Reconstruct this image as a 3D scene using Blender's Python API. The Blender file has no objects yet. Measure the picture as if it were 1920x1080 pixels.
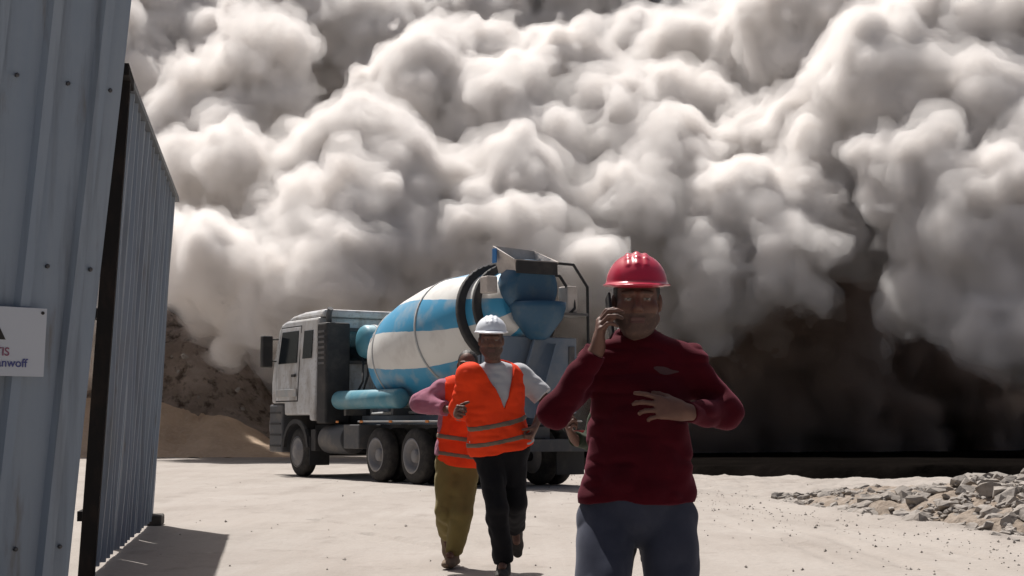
import bpy, bmesh, math, random
import numpy as np
from mathutils import Vector, Matrix

# ---------------------------------------------------------------- camera, world, sun, exposure
SC = bpy.context.scene
COL = SC.collection
R = math.radians
CAM_H, CAM_PITCH, FPX = 1.10, 5.1, 2870.0        # eye height, upward pitch, focal length in 1920-wide pixels
cam_d = bpy.data.cameras.new('camera')
cam = bpy.data.objects.new('camera', cam_d)
COL.objects.link(cam)
cam_d.sensor_width = 36.0
cam_d.lens = 36.0 * FPX / 1920.0
cam_d.clip_start = 0.05
cam_d.clip_end = 3000
cam.location = (0, 0, CAM_H)
cam.rotation_euler = (R(90 + CAM_PITCH), 0, 0)
SC.camera = cam

SUN_EL, SUN_LEFT = 62.0, 29.0                    # elevation; azimuth to the left of straight ahead
sx, sy = -math.sin(R(SUN_LEFT)), math.cos(R(SUN_LEFT))
SUN_DIR = Vector((sx * math.cos(R(SUN_EL)), sy * math.cos(R(SUN_EL)), math.sin(R(SUN_EL))))
world = bpy.data.worlds.new('World')
SC.world = world
world.use_nodes = True
wn = world.node_tree
wn.nodes.clear()
sky = wn.nodes.new('ShaderNodeTexSky')
sky.sky_type = 'NISHITA'
sky.sun_disc = False
sky.sun_elevation = R(SUN_EL)
sky.sun_rotation = math.atan2(sx, sy)
sky.dust_density = 8.0
bg = wn.nodes.new('ShaderNodeBackground')
bg.inputs['Strength'].default_value = 0.05
wo = wn.nodes.new('ShaderNodeOutputWorld')
wn.links.new(sky.outputs[0], bg.inputs[0])
wn.links.new(bg.outputs[0], wo.inputs['Surface'])

sun_d = bpy.data.lights.new('sun', 'SUN')
sun_d.energy = 5.0
sun_d.angle = R(0.5)
sun_d.color = (1.0, 0.955, 0.905)
sun = bpy.data.objects.new('sun', sun_d)
COL.objects.link(sun)
sun.rotation_euler = (-SUN_DIR).to_track_quat('-Z', 'Y').to_euler()

SC.view_settings.view_transform = 'Standard'
SC.view_settings.look = 'None'
SC.view_settings.gamma = 1.0
SC.view_settings.use_curve_mapping = False
SC.view_settings.exposure = 0.28

SC.render.engine = 'CYCLES'
SC.cycles.max_bounces = 24
SC.cycles.volume_bounces = 14
SC.cycles.diffuse_bounces = 4
SC.cycles.glossy_bounces = 3
SC.cycles.transparent_max_bounces = 24
SC.cycles.use_denoising = True
SC.cycles.denoiser = 'OPENIMAGEDENOISE'

# ---------------------------------------------------------------- helpers: placing
_cp, _sp = math.cos(R(CAM_PITCH)), math.sin(R(CAM_PITCH))
def at(px, py, y):
    """the point seen at photo pixel (px, py) of the 1920x1080 photo, at distance y along the ground"""
    u, v = (px - 960) / FPX, (540 - py) / FPX
    dx, dy, dz = u, _cp - v * _sp, _sp + v * _cp
    t = y / dy
    return Vector((dx * t, y, CAM_H + dz * t))

def tag(o, label=None, cat=None, group=None, kind=None):
    if label: o['label'] = label
    if cat: o['category'] = cat
    if group: o['group'] = group
    if kind: o['kind'] = kind
    return o

def thing(name, label, cat, loc=(0, 0, 0), rz=0.0, group=None):
    o = bpy.data.objects.new(name, None)
    COL.objects.link(o)
    o.location = loc
    o.rotation_euler = (0, 0, rz)
    o.empty_display_size = 0.2
    return tag(o, label, cat, group)

def link_mesh(name, me, mat=None, parent=None, world_origin=None):
    o = bpy.data.objects.new(name, me)
    COL.objects.link(o)
    for m in (mat if isinstance(mat, (list, tuple)) else [mat] if mat else []):
        me.materials.append(m)
    if parent is not None:
        o.parent = parent
    return o

def mesh_from(name, V, F, smooth=True):
    """V (n,3) floats, F (m,4) or (m,3) ints"""
    V = np.asarray(V, np.float32)
    F = np.asarray(F, np.int32)
    me = bpy.data.meshes.new(name)
    me.vertices.add(len(V))
    me.vertices.foreach_set('co', V.ravel())
    k = F.shape[1]
    me.loops.add(F.size)
    me.loops.foreach_set('vertex_index', F.ravel())
    me.polygons.add(len(F))
    me.polygons.foreach_set('loop_start', np.arange(0, F.size, k, dtype=np.int32))
    me.polygons.foreach_set('use_smooth', np.full(len(F), smooth, dtype=bool))
    me.update(calc_edges=True)
    me.validate()
    return me

# ---------------------------------------------------------------- helpers: noise, implicit surfaces
def _lattice(seed, n=32):
    return np.random.RandomState(seed).rand(n, n, n).astype(np.float32)
_LAT = {}
def vnoise(P, seed=0):
    """smooth value noise in -1..1, P (...,3)"""
    L = _LAT.setdefault(seed, _lattice(seed))
    n = L.shape[0]
    I = np.floor(P)
    f = (P - I).astype(np.float32)
    I = I.astype(np.int32)
    f = f * f * (3 - 2 * f)
    i0, i1 = I % n, (I + 1) % n
    x0, y0, z0 = i0[..., 0], i0[..., 1], i0[..., 2]
    x1, y1, z1 = i1[..., 0], i1[..., 1], i1[..., 2]
    fx, fy, fz = f[..., 0], f[..., 1], f[..., 2]
    a = L[x0, y0, z0] * (1 - fx) + L[x1, y0, z0] * fx
    b = L[x0, y1, z0] * (1 - fx) + L[x1, y1, z0] * fx
    c = L[x0, y0, z1] * (1 - fx) + L[x1, y0, z1] * fx
    d = L[x0, y1, z1] * (1 - fx) + L[x1, y1, z1] * fx
    a = a * (1 - fy) + b * fy
    c = c * (1 - fy) + d * fy
    return (a * (1 - fz) + c * fz) * 2 - 1

def fbm(P, octaves=3, seed=0):
    s, a = 0, 1.0
    for k in range(octaves):
        s = s + a * vnoise(P * (2.03 ** k), seed + k)
        a *= 0.5
    return s

class Field:
    """a signed-distance grid that shapes are smoothly merged into; .mesh() extracts the surface"""
    def __init__(self, lo, hi, h):
        self.lo = np.array(lo, float)
        self.h = h
        self.n = np.ceil((np.array(hi, float) - self.lo) / h).astype(int) + 1
        self.F = np.full(self.n, 1e3, np.float32)
    def box(self, lo, hi):
        a = np.clip(np.floor((np.array(lo) - self.lo) / self.h).astype(int), 0, self.n)
        b = np.clip(np.ceil((np.array(hi) - self.lo) / self.h).astype(int) + 1, 0, self.n)
        if (b <= a).any():
            return None, None
        sl = tuple(slice(a[i], b[i]) for i in range(3))
        ax = [((np.arange(a[i], b[i])) * self.h + self.lo[i]).astype(np.float32) for i in range(3)]
        return sl, ax
    def merge(self, sl, D, k):
        A = self.F[sl]
        if k > 0:
            hh = np.maximum(k - np.abs(A - D), 0) / k
            self.F[sl] = np.minimum(A, D) - hh * hh * (k * 0.25)
        else:
            self.F[sl] = np.minimum(A, D)
    def carve(self, sl, D, k):
        A = self.F[sl]
        D = -D
        hh = np.maximum(k - np.abs(A - D), 0) / max(k, 1e-9)
        self.F[sl] = np.maximum(A, D) + hh * hh * (k * 0.25)
    def sphere(self, c, r, k=0.0):
        m = r + k + 2 * self.h
        sl, ax = self.box(np.array(c) - m, np.array(c) + m)
        if sl is None: return
        X, Y, Z = np.ix_(*ax)
        D = np.sqrt((X - c[0]) ** 2 + (Y - c[1]) ** 2 + (Z - c[2]) ** 2) - r
        self.merge(sl, D, k)
    def ell(self, c, r, rot=None, k=0.0, cut=False):
        """ellipsoid, radii r, optional 3x3 rot (columns = axes)"""
        m = max(r) + k + 2 * self.h
        sl, ax = self.box(np.array(c) - m, np.array(c) + m)
        if sl is None: return
        X, Y, Z = np.ix_(*ax)
        X, Y, Z = X - c[0], Y - c[1], Z - c[2]
        if rot is None:
            a, b, d = X, Y, Z
        else:
            M = np.array(rot)
            a = X * M[0, 0] + Y * M[1, 0] + Z * M[2, 0]
            b = X * M[0, 1] + Y * M[1, 1] + Z * M[2, 1]
            d = X * M[0, 2] + Y * M[1, 2] + Z * M[2, 2]
        k0 = np.sqrt((a / r[0]) ** 2 + (b / r[1]) ** 2 + (d / r[2]) ** 2)
        k1 = np.sqrt((a / r[0] ** 2) ** 2 + (b / r[1] ** 2) ** 2 + (d / r[2] ** 2) ** 2)
        D = (k0 * (k0 - 1.0) / np.maximum(k1, 1e-6)).astype(np.float32)
        if cut: self.carve(sl, D, k)
        else: self.merge(sl, D, k)
    def cap(self, a, b, ra, rb, k=0.0, flat=None, cut0=None, cut1=None, cut=False):
        """tapered capsule a-b; flat=(axis, factor) squashes its section along a direction; cut0/cut1 end it flat"""
        a, b = np.array(a, float), np.array(b, float)
        m = max(ra, rb) * (max(1.0, flat[1]) if flat else 1.0) + k + 2 * self.h
        sl, ax = self.box(np.minimum(a, b) - m, np.maximum(a, b) + m)
        if sl is None: return
        X, Y, Z = np.ix_(*ax)
        d = b - a
        L2 = max(float(d @ d), 1e-9)
        px, py, pz = X - a[0], Y - a[1], Z - a[2]
        t0 = (px * d[0] + py * d[1] + pz * d[2]) / L2
        t = np.clip(t0, 0, 1)
        qx, qy, qz = px - t * d[0], py - t * d[1], pz - t * d[2]
        if flat:
            n = np.array(flat[0], float); n = n / np.linalg.norm(n)
            s = qx * n[0] + qy * n[1] + qz * n[2]
            e = 1.0 / flat[1] - 1.0
            qx, qy, qz = qx + s * e * n[0], qy + s * e * n[1], qz + s * e * n[2]
        D = np.sqrt(qx * qx + qy * qy + qz * qz) - (ra + (rb - ra) * t)
        L = math.sqrt(L2)
        if cut0 is not None: D = np.maximum(D, (cut0 - t0) * L)
        if cut1 is not None: D = np.maximum(D, (t0 - cut1) * L)
        D = D.astype(np.float32)
        if cut: self.carve(sl, D, k)
        else: self.merge(sl, D, k)
    def plane_cut(self, n, p, lo=None, hi=None, k=0.0):
        """keep the side against n (remove where (x-p).n > 0), inside the box lo..hi only"""
        lo = self.lo if lo is None else lo
        hi = self.lo + self.n * self.h if hi is None else hi
        sl, ax = self.box(lo, hi)
        if sl is None: return
        X, Y, Z = np.ix_(*ax)
        D = ((X - p[0]) * n[0] + (Y - p[1]) * n[1] + (Z - p[2]) * n[2]).astype(np.float32)
        A = self.F[sl]
        if k > 0:
            hh = np.maximum(k - np.abs(A - D), 0) / k
            self.F[sl] = np.maximum(A, D) + hh * hh * (k * 0.25)
        else:
            self.F[sl] = np.maximum(A, D)
    def points(self, sl=None):
        ax = [np.arange(self.n[i]) * self.h + self.lo[i] for i in range(3)]
        return np.stack(np.meshgrid(*ax, indexing='ij'), -1).astype(np.float32)
    def mesh(self, name):
        F = self.F
        S = F < 0
        nx, ny, nz = F.shape
        c = np.zeros((nx - 1, ny - 1, nz - 1), np.uint8)
        for i in (0, 1):
            for j in (0, 1):
                for k in (0, 1):
                    c += S[i:nx - 1 + i, j:ny - 1 + j, k:nz - 1 + k]
        act = (c > 0) & (c < 8)
        I, J, K = np.nonzero(act)
        idx = np.full(act.shape, -1, np.int32)
        idx[I, J, K] = np.arange(len(I))
        acc = np.zeros((len(I), 3)); cnt = np.zeros(len(I))
        cor = [(i, j, k) for i in (0, 1) for j in (0, 1) for k in (0, 1)]
        val = {q: F[I + q[0], J + q[1], K + q[2]] for q in cor}
        for q in cor:
            for a in range(3):
                if q[a] == 0:
                    p = list(q); p[a] = 1; p = tuple(p)
                    va, vb = val[q], val[p]
                    m = (va < 0) != (vb < 0)
                    t = np.where(m, va / np.where(m, va - vb, 1), 0)
                    for ax in range(3):
                        acc[:, ax] += np.where(m, (t if ax == a else q[ax]), 0)
                    cnt += m
        V = acc / np.maximum(cnt, 1)[:, None] + np.stack([I, J, K], -1)
        V = V * self.h + self.lo
        faces = []
        for a in range(3):
            b, d = (a + 1) % 3, (a + 2) % 3
            s0 = [slice(None)] * 3; s1 = [slice(None)] * 3
            s0[a] = slice(0, -1); s1[a] = slice(1, None)
            X = S[tuple(s0)] != S[tuple(s1)]
            G = np.stack(np.nonzero(X), -1)
            ok = (G[:, b] > 0) & (G[:, d] > 0) & (G[:, b] < F.shape[b] - 1) & (G[:, d] < F.shape[d] - 1)
            G = G[ok]
            inside = S[G[:, 0], G[:, 1], G[:, 2]]
            def cell(ob, od):
                H = G.copy(); H[:, b] += ob; H[:, d] += od
                return idx[H[:, 0], H[:, 1], H[:, 2]]
            q = np.stack([cell(-1, -1), cell(0, -1), cell(0, 0), cell(-1, 0)], -1)
            q[~inside] = q[~inside][:, ::-1]
            faces.append(q)
        return V, np.concatenate(faces)

# ---------------------------------------------------------------- helpers: materials
def mat(name, color, rough=0.8, metal=0.0, spec=0.5, noise=None, bump=None, coat=0.0, sheen=0.0):
    """noise = list of (scale, colour, lo, hi, stretch) patches mixed over the base; bump = (scale, strength, distance)"""
    m = bpy.data.materials.new(name)
    m.use_nodes = True
    nt = m.node_tree
    b = nt.nodes['Principled BSDF']
    b.inputs['Base Color'].default_value = (*color, 1)
    b.inputs['Roughness'].default_value = rough
    b.inputs['Metallic'].default_value = metal
    b.inputs['Specular IOR Level'].default_value = spec
    b.inputs['Coat Weight'].default_value = coat
    b.inputs['Sheen Weight'].default_value = sheen
    b.inputs['Sheen Tint'].default_value = (*[min(1, v ** 0.35) for v in color], 1)
    tc = nt.nodes.new('ShaderNodeTexCoord')
    prev = None
    for (sc, c2, lo, hi, st) in (noise or []):
        mp = nt.nodes.new('ShaderNodeMapping')
        mp.inputs['Scale'].default_value = st
        nt.links.new(tc.outputs['Object'], mp.inputs['Vector'])
        tx = nt.nodes.new('ShaderNodeTexNoise')
        tx.inputs['Scale'].default_value = sc
        tx.inputs['Detail'].default_value = 6
        tx.inputs['Roughness'].default_value = 0.62
        nt.links.new(mp.outputs[0], tx.inputs['Vector'])
        rg = nt.nodes.new('ShaderNodeMapRange')
        rg.inputs['From Min'].default_value = lo
        rg.inputs['From Max'].default_value = hi
        nt.links.new(tx.outputs['Fac'], rg.inputs['Value'])
        mx = nt.nodes.new('ShaderNodeMix')
        mx.data_type = 'RGBA'
        nt.links.new(rg.outputs[0], mx.inputs[0])
        if prev is None: mx.inputs[6].default_value = (*color, 1)
        else: nt.links.new(prev, mx.inputs[6])
        mx.inputs[7].default_value = (*c2, 1)
        prev = mx.outputs[2]
    if prev is not None:
        nt.links.new(prev, b.inputs['Base Color'])
    if bump:
        tx = nt.nodes.new('ShaderNodeTexNoise')
        tx.inputs['Scale'].default_value = bump[0]
        tx.inputs['Detail'].default_value = 8
        nt.links.new(tc.outputs['Object'], tx.inputs['Vector'])
        bp = nt.nodes.new('ShaderNodeBump')
        bp.inputs['Strength'].default_value = bump[1]
        bp.inputs['Distance'].default_value = bump[2]
        nt.links.new(tx.outputs['Fac'], bp.inputs['Height'])
        nt.links.new(bp.outputs[0], b.inputs['Normal'])
    return m
# ---------------------------------------------------------------- the rolling dust cloud
def build_dust_cloud():
    rng = np.random.RandomState(11)
    # main billows: where each stands (photo x, y), its apparent radius and its distance
    L = [(300,30,120,64),(385,70,60,63),(475,120,98,57),(450,55,55,59),(360,180,75,57),(520,165,60,57),(455,312,68,52),(370,335,66,54),(420,250,55,55),
         (395,490,92,48),(330,470,62,50),(545,15,75,66),(580,110,70,68),(640,190,60,70),(700,60,90,66),(650,40,70,67),(620,250,45,66),
         (765,170,92,55),(825,110,62,57),(905,125,72,58),(690,235,45,55),(590,320,92,52),(705,300,95,51.5),(560,400,90,49),(655,395,92,48.5),(765,345,84,50),(500,380,50,50),
         (520,545,78,47.5),(440,630,48,49.5),(640,500,95,47.5),(765,470,84,49),(560,640,80,57),(500,740,90,61),(590,740,90,60),(690,640,100,58),(405,575,48,53),
         (950,235,115,54),(1065,140,90,56),(1055,300,95,52.5),(1150,255,105,53),(1250,325,110,51),(1180,385,80,49.5),(975,335,72,50),(890,330,60,52),
         (905,410,62,50),(865,465,50,48.5),(1000,445,66,48),(1110,490,60,47.5),(930,500,40,48),(1290,215,85,55),(1265,105,85,59),(1195,70,55,61),(1000,100,50,58),
         (1450,110,100,57),(1560,60,130,54),(1490,270,118,52),(1590,330,108,49.5),(1700,150,160,49),(1810,60,140,50),(1890,200,120,47.5),
         (1420,395,95,49),(1385,520,92,48.5),(1490,450,85,47.5),(1480,530,55,47),(1550,400,72,48),(1885,380,92,44),(1850,480,108,44.5),
         (1800,560,80,45),(1910,590,100,43.5),(1320,620,105,53),(1460,600,90,53),(1350,710,95,53.5),(1490,700,95,54.5),(1570,660,60,54),(1345,790,80,53),(1640,440,60,52),(1720,330,90,46),(1760,420,70,46.5),
         (1250,590,85,52),(1010,600,110,57),(860,610,110,57),(1130,620,90,56),
         (2010,300,150,46),(2050,80,170,50),(2060,560,130,43),(180,120,130,60),(200,330,110,57),(150,540,120,54),(230,640,90,64),
         (1030,40,80,68),(1120,40,70,68),(900,20,80,66),(970,-20,90,68),(1350,60,60,66),(1380,150,70,63),(1090,-40,90,68)]
    S0 = []
    for (px, py, r, y) in L:
        S0.append((np.array(at(px, py, y)) + np.array((0, r * y / FPX * 0.55, 0)), r * y / FPX))
    nL = len(L)
    # the mass behind them, with unseen plumes added above the view to shade the gaps
    for i in range(300):
        x = rng.uniform(-33, 33); z = rng.uniform(-1, 24)
        y = 61 + z * 0.48 + rng.uniform(0, 6)
        if x > 3 and z < 7: y += 4.0
        S0.append((np.array((x, y + 3.5, z)), rng.uniform(2.4, 4.2)))
    for (x0, n, zt) in ((-13.0, 16, 34), (-2.5, 16, 34), (6.5, 14, 32), (14, 10, 29)):
        for k in range(n):
            z = rng.uniform(18, zt)
            S0.append((np.array((x0 + rng.uniform(-3.2, 3.2), 73.5 + rng.uniform(-1, 3) + (z - 18) * 0.12, z)), rng.uniform(2.4, 3.4)))
    return build_dust(S0, nL, rng, (-34, 38, -1.5), (34, 83, 36), 0.19)

def build_dust(S0, nL, rng, lo, hi, h):
    fld = Field(lo, hi, h)
    def shell(c, r, n, f0, f1, spread=0.92):
        out = []
        for _ in range(n):
            d = rng.normal(size=3)
            d[1] -= 0.7
            d /= np.linalg.norm(d)
            rr = r * rng.uniform(f0, f1)
            out.append((c + d * (r * spread), rr))
        return out
    S1, S2 = [], []
    for c, r in S0[:nL]:
        S1 += shell(c, r, 26, 0.20, 0.46, 0.86)
    for c, r in S0[nL:]:
        S1 += shell(c, r, 8, 0.28, 0.5, 0.85)
    for c, r in S1:
        if r > 0.55:
            S2 += shell(c, r, 9, 0.22, 0.45, 0.92)
    for c, r in S0: fld.sphere(c, r, 0.35)
    for c, r in S1: fld.sphere(c, r, 0.20)
    for c, r in S2: fld.sphere(c, r, 0.12)
    # ragged curls on the billows
    near = np.abs(fld.F) < 1.5
    idx = np.nonzero(near)
    P = np.stack(idx, -1).astype(np.float32) * h + fld.lo.astype(np.float32)
    fld.F[idx] += 0.50 * vnoise(P * 0.35, 3) - 0.70 * np.abs(vnoise(P * 0.62 + 0.35 * vnoise(P * 0.9, 4)[:, None], 8)) - 0.42 * np.abs(vnoise(P * 1.35, 9)) - 0.27 * np.abs(vnoise(P * 2.5, 10)) + 0.50
    fld.F[:, :, 0] = 1; fld.F[:, :, -1] = 1; fld.F[0] = 1; fld.F[-1] = 1; fld.F[:, 0] = 1; fld.F[:, -1] = 1
    # nested skins: thin veil outside, denser dust inside, so that the billows end softly
    base = fld.F
    veil = base.copy()
    veil[idx] += 0.34 * vnoise(P * 0.8, 15) + 0.26 * vnoise(P * 2.2, 16) + 0.12 * vnoise(P * 4.6, 17)
    out, mats, n0 = [], [], 0
    for k, (f, lev) in enumerate(((veil, 0.42), (base, 0.16), (base, -0.10))):
        fld.F = f - lev
        seal_grid(fld.F)
        V, Q = fld.mesh('dust_cloud')
        out.append((V, Q + n0)); mats.append(np.full(len(Q), k, np.int32)); n0 += len(V)
    me = mesh_from('dust_cloud', np.concatenate([v for v, q in out]), np.concatenate([q for v, q in out]))
    me.polygons.foreach_set('material_index', np.concatenate(mats))
    return me

def seal_grid(A):
    for a in range(3):
        for e in (0, -1):
            sl = [slice(None)] * 3; sl[a] = e
            A[tuple(sl)] = 1

def dust_material(name, density, colour=(0.989, 0.976, 0.966)):
    m = bpy.data.materials.new(name)
    m.use_nodes = True
    nt = m.node_tree
    nt.nodes.clear()
    out = nt.nodes.new('ShaderNodeOutputMaterial')
    v = nt.nodes.new('ShaderNodeVolumePrincipled')
    v.inputs['Color'].default_value = (*colour, 1)
    v.inputs['Density'].default_value = density
    v.inputs['Anisotropy'].default_value = 0.0
    v.inputs['Absorption Color'].default_value = (0, 0, 0, 1)
    nt.links.new(v.outputs[0], out.inputs['Volume'])
    return m
cloud = link_mesh('dust_cloud', build_dust_cloud(), [dust_material('dust_veil', 0.60), dust_material('thick_dust', 1.6), dust_material('dense_dust', 6.0)])
tag(cloud, 'towering pale grey brown dust cloud billowing behind the truck', 'dust cloud', kind='stuff')

def build_shade_dust():  # low billows in darker dust, the cloud's own shade put into its colour
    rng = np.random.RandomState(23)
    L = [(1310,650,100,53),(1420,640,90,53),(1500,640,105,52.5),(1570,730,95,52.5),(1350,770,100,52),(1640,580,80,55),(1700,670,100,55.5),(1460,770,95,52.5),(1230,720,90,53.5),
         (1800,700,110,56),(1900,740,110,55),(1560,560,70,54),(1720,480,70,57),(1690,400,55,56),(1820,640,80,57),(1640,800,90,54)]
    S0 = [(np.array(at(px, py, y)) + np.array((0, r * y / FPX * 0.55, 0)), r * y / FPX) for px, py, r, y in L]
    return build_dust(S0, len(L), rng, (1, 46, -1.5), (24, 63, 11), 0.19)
brown = link_mesh('dust_cloud', build_shade_dust(), [dust_material('shade_brown_veil', 0.25, (0.62, 0.53, 0.475)), dust_material('shade_brown_thick', 0.9, (0.62, 0.53, 0.475)), dust_material('shade_brown_dense', 4.0, (0.62, 0.53, 0.475))])
tag(brown, 'low dust at the right, its dark brown colour standing in for shade', 'dust cloud', kind='stuff')
# ---------------------------------------------------------------- ground, terrain
def add_box(bm, lo, hi, M=None, mi=0):
    vs = [bm.verts.new((x, y, z)) for x in (lo[0], hi[0]) for y in (lo[1], hi[1]) for z in (lo[2], hi[2])]
    if M is not None:
        for v in vs: v.co = M @ v.co
    for q in ((0, 1, 3, 2), (4, 6, 7, 5), (0, 4, 5, 1), (2, 3, 7, 6), (0, 2, 6, 4), (1, 5, 7, 3)):
        f = bm.faces.new([vs[i] for i in q]); f.material_index = mi
    return vs

def add_tube(bm, pts, r, n=10, closed=False, mi=0):
    pts = [Vector(p) for p in pts]
    rings = []
    prev = None
    for i, p in enumerate(pts):
        d = (pts[min(i + 1, len(pts) - 1)] - pts[max(i - 1, 0)]).normalized()
        a = prev if prev is not None else (Vector((0, 0, 1)) if abs(d.z) < 0.9 else Vector((1, 0, 0)))
        a = (a - d * a.dot(d)).normalized()
        prev = a
        b = d.cross(a)
        rr = r[i] if isinstance(r, (list, tuple)) else r
        rings.append([bm.verts.new(p + (a * math.cos(2 * math.pi * k / n) + b * math.sin(2 * math.pi * k / n)) * rr) for k in range(n)])
    for i in range(len(rings) - 1):
        for k in range(n):
            f = bm.faces.new((rings[i][k], rings[i][(k + 1) % n], rings[i + 1][(k + 1) % n], rings[i + 1][k]))
            f.smooth = True; f.material_index = mi
    f = bm.faces.new(rings[0][::-1]); f.material_index = mi
    f = bm.faces.new(rings[-1]); f.material_index = mi

def add_lathe(bm, prof, axis_o, axis_d, n=40, mi=0, caps=True):
    """prof = list of (t along the axis, radius)"""
    o, d = Vector(axis_o), Vector(axis_d).normalized()
    a = d.orthogonal().normalized()
    if abs(d.z) < 0.95:
        a = (Vector((0, 0, 1)) - d * d.z).normalized()
    b = d.cross(a)
    rings = []
    for t, r in prof:
        rings.append([bm.verts.new(o + d * t + (a * math.cos(2 * math.pi * k / n) + b * math.sin(2 * math.pi * k / n)) * r) for k in range(n)])
    for i in range(len(rings) - 1):
        for k in range(n):
            f = bm.faces.new((rings[i][k], rings[i][(k + 1) % n], rings[i + 1][(k + 1) % n], rings[i + 1][k]))
            f.smooth = True; f.material_index = mi
    if caps:
        f = bm.faces.new(rings[0][::-1]); f.material_index = mi
        f = bm.faces.new(rings[-1]); f.material_index = mi

def finish(name, bm, m, parent=None, bevel=0.0, seg=2, smooth_angle=None):
    bmesh.ops.recalc_face_normals(bm, faces=bm.faces)
    me = bpy.data.meshes.new(name)
    bm.to_mesh(me); bm.free()
    o = link_mesh(name, me, m, parent)
    if bevel:
        b = o.modifiers.new('bevel', 'BEVEL')
        b.width = bevel; b.segments = seg; b.limit_method = 'ANGLE'; b.angle_limit = R(40)
    return o

def grid_mesh(name, xs, ys, zf):
    X, Y = np.meshgrid(xs, ys, indexing='ij')
    V = np.stack([X, Y, zf(X, Y)], -1).reshape(-1, 3)
    nx, ny = len(xs), len(ys)
    i, j = np.meshgrid(np.arange(nx - 1), np.arange(ny - 1), indexing='ij')
    a = (i * ny + j).ravel()
    F = np.stack([a, a + ny, a + ny + 1, a + 1], -1)
    return mesh_from(name, V, F)

def at_ground(px, py):
    u, v = (px - 960) / FPX, (540 - py) / FPX
    dx, dy, dz = u, _cp - v * _sp, _sp + v * _cp
    t = -CAM_H / dz
    return Vector((dx * t, dy * t, 0))
# ruts and cracks pressed into the road, as photo points
RUTS = [([(590, 976), (650, 983), (715, 991)], 0.07, 0.030), ([(690, 1003), (760, 1015), (830, 1026)], 0.07, 0.034), ([(560, 996), (690, 1012), (760, 1030)], 0.06, 0.012),
        ([(1380, 968), (1560, 1008), (1720, 1066)], 0.09, 0.016), ([(1350, 985), (1480, 1014), (1600, 1065)], 0.08, 0.014),
        ([(1560, 985), (1700, 1012), (1860, 1050)], 0.08, 0.018), ([(1480, 960), (1660, 985), (1850, 1020)], 0.10, 0.012), ([(400, 930), (520, 936), (660, 950)], 0.12, 0.014),
        ([(420, 1010), (560, 1026), (700, 1060)], 0.09, 0.012), ([(330, 903), (420, 908), (520, 916)], 0.16, 0.02)]
RUTS = [([tuple(at_ground(*p)[:2]) for p in pts], w, d) for pts, w, d in RUTS]
def rut_depth(X, Y):
    z = np.zeros_like(X, dtype=float)
    for pts, w, d in RUTS:
        best = np.full(X.shape, 1e9); end = np.zeros_like(z)
        for (ax, ay), (bx, by) in zip(pts[:-1], pts[1:]):
            ex, ey = bx - ax, by - ay
            t = np.clip(((X - ax) * ex + (Y - ay) * ey) / (ex * ex + ey * ey), 0, 1)
            best = np.minimum(best, np.hypot(X - ax - t * ex, Y - ay - t * ey))
        q = best / w
        z -= d * (np.exp(-q * q) - 0.45 * np.exp(-(q - 1.7) ** 2 * 3))
    return z

def road_edge(y):
    """x of the road's right edge at distance y (the photo's pale line on the right)"""
    return np.interp(y, [0, 4, 13.5, 16, 18.5, 21.5, 24, 34, 60], [4.6, 4.6, 4.45, 4.2, 3.9, 3.3, 2.6, 0.5, -4])

def ground_z(X, Y):
    P = np.stack([X, Y, np.zeros_like(X)], -1).astype(np.float32)
    z = 0.012 * fbm(P * 0.5, 3, 21)
    off = np.clip((X - road_edge(Y)) / 0.5, 0, 1)
    berm = np.exp(-((X - road_edge(Y) - 0.25) / 0.22) ** 2) * 0.05
    z = z + berm + off * (0.05 * fbm(P * 1.7, 3, 5) + 0.015 * fbm(P * 6.0, 2, 9))
    return z + rut_depth(X, Y)

M_ground = mat('pale_dusty_concrete', (0.300, 0.272, 0.248), 0.9, spec=0.2,
               noise=[(0.35, (0.345, 0.318, 0.294), 0.35, 0.70, (1, 1, 1)),
                      (0.8, (0.245, 0.218, 0.196), 0.47, 0.72, (1.5, 0.4, 1)),
                      (1.7, (0.30, 0.27, 0.245), 0.50, 0.72, (2.6, 0.22, 1)),
                      (2.6, (0.21, 0.185, 0.165), 0.57, 0.78, (0.8, 0.5, 1)),
                      (24.0, (0.30, 0.27, 0.245), 0.50, 0.74, (1, 1, 1)),
                      (60.0, (0.35, 0.325, 0.30), 0.55, 0.75, (1, 1, 1))],
               bump=(11.0, 0.6, 0.03))
xs = np.concatenate([np.linspace(-400, -12, 30), np.linspace(-11.5, -5, 14), np.linspace(-4.9, 9, 330), np.linspace(9.5, 24, 40), np.linspace(26, 400, 30)])
ys = np.concatenate([np.linspace(-60, 2, 20), np.concatenate([np.linspace(2.5, 9.9, 40), np.linspace(10, 19, 330), np.linspace(19.1, 34, 170)]), np.linspace(34.5, 70, 50), np.linspace(74, 1500, 30)])
ground = link_mesh('ground', grid_mesh('ground', xs, ys, ground_z), M_ground)
tag(ground, kind='structure')

def terrain(name, m, xs, ys, zf):
    return tag(link_mesh(name, grid_mesh(name, xs, ys, zf), m), kind='structure')

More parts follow.
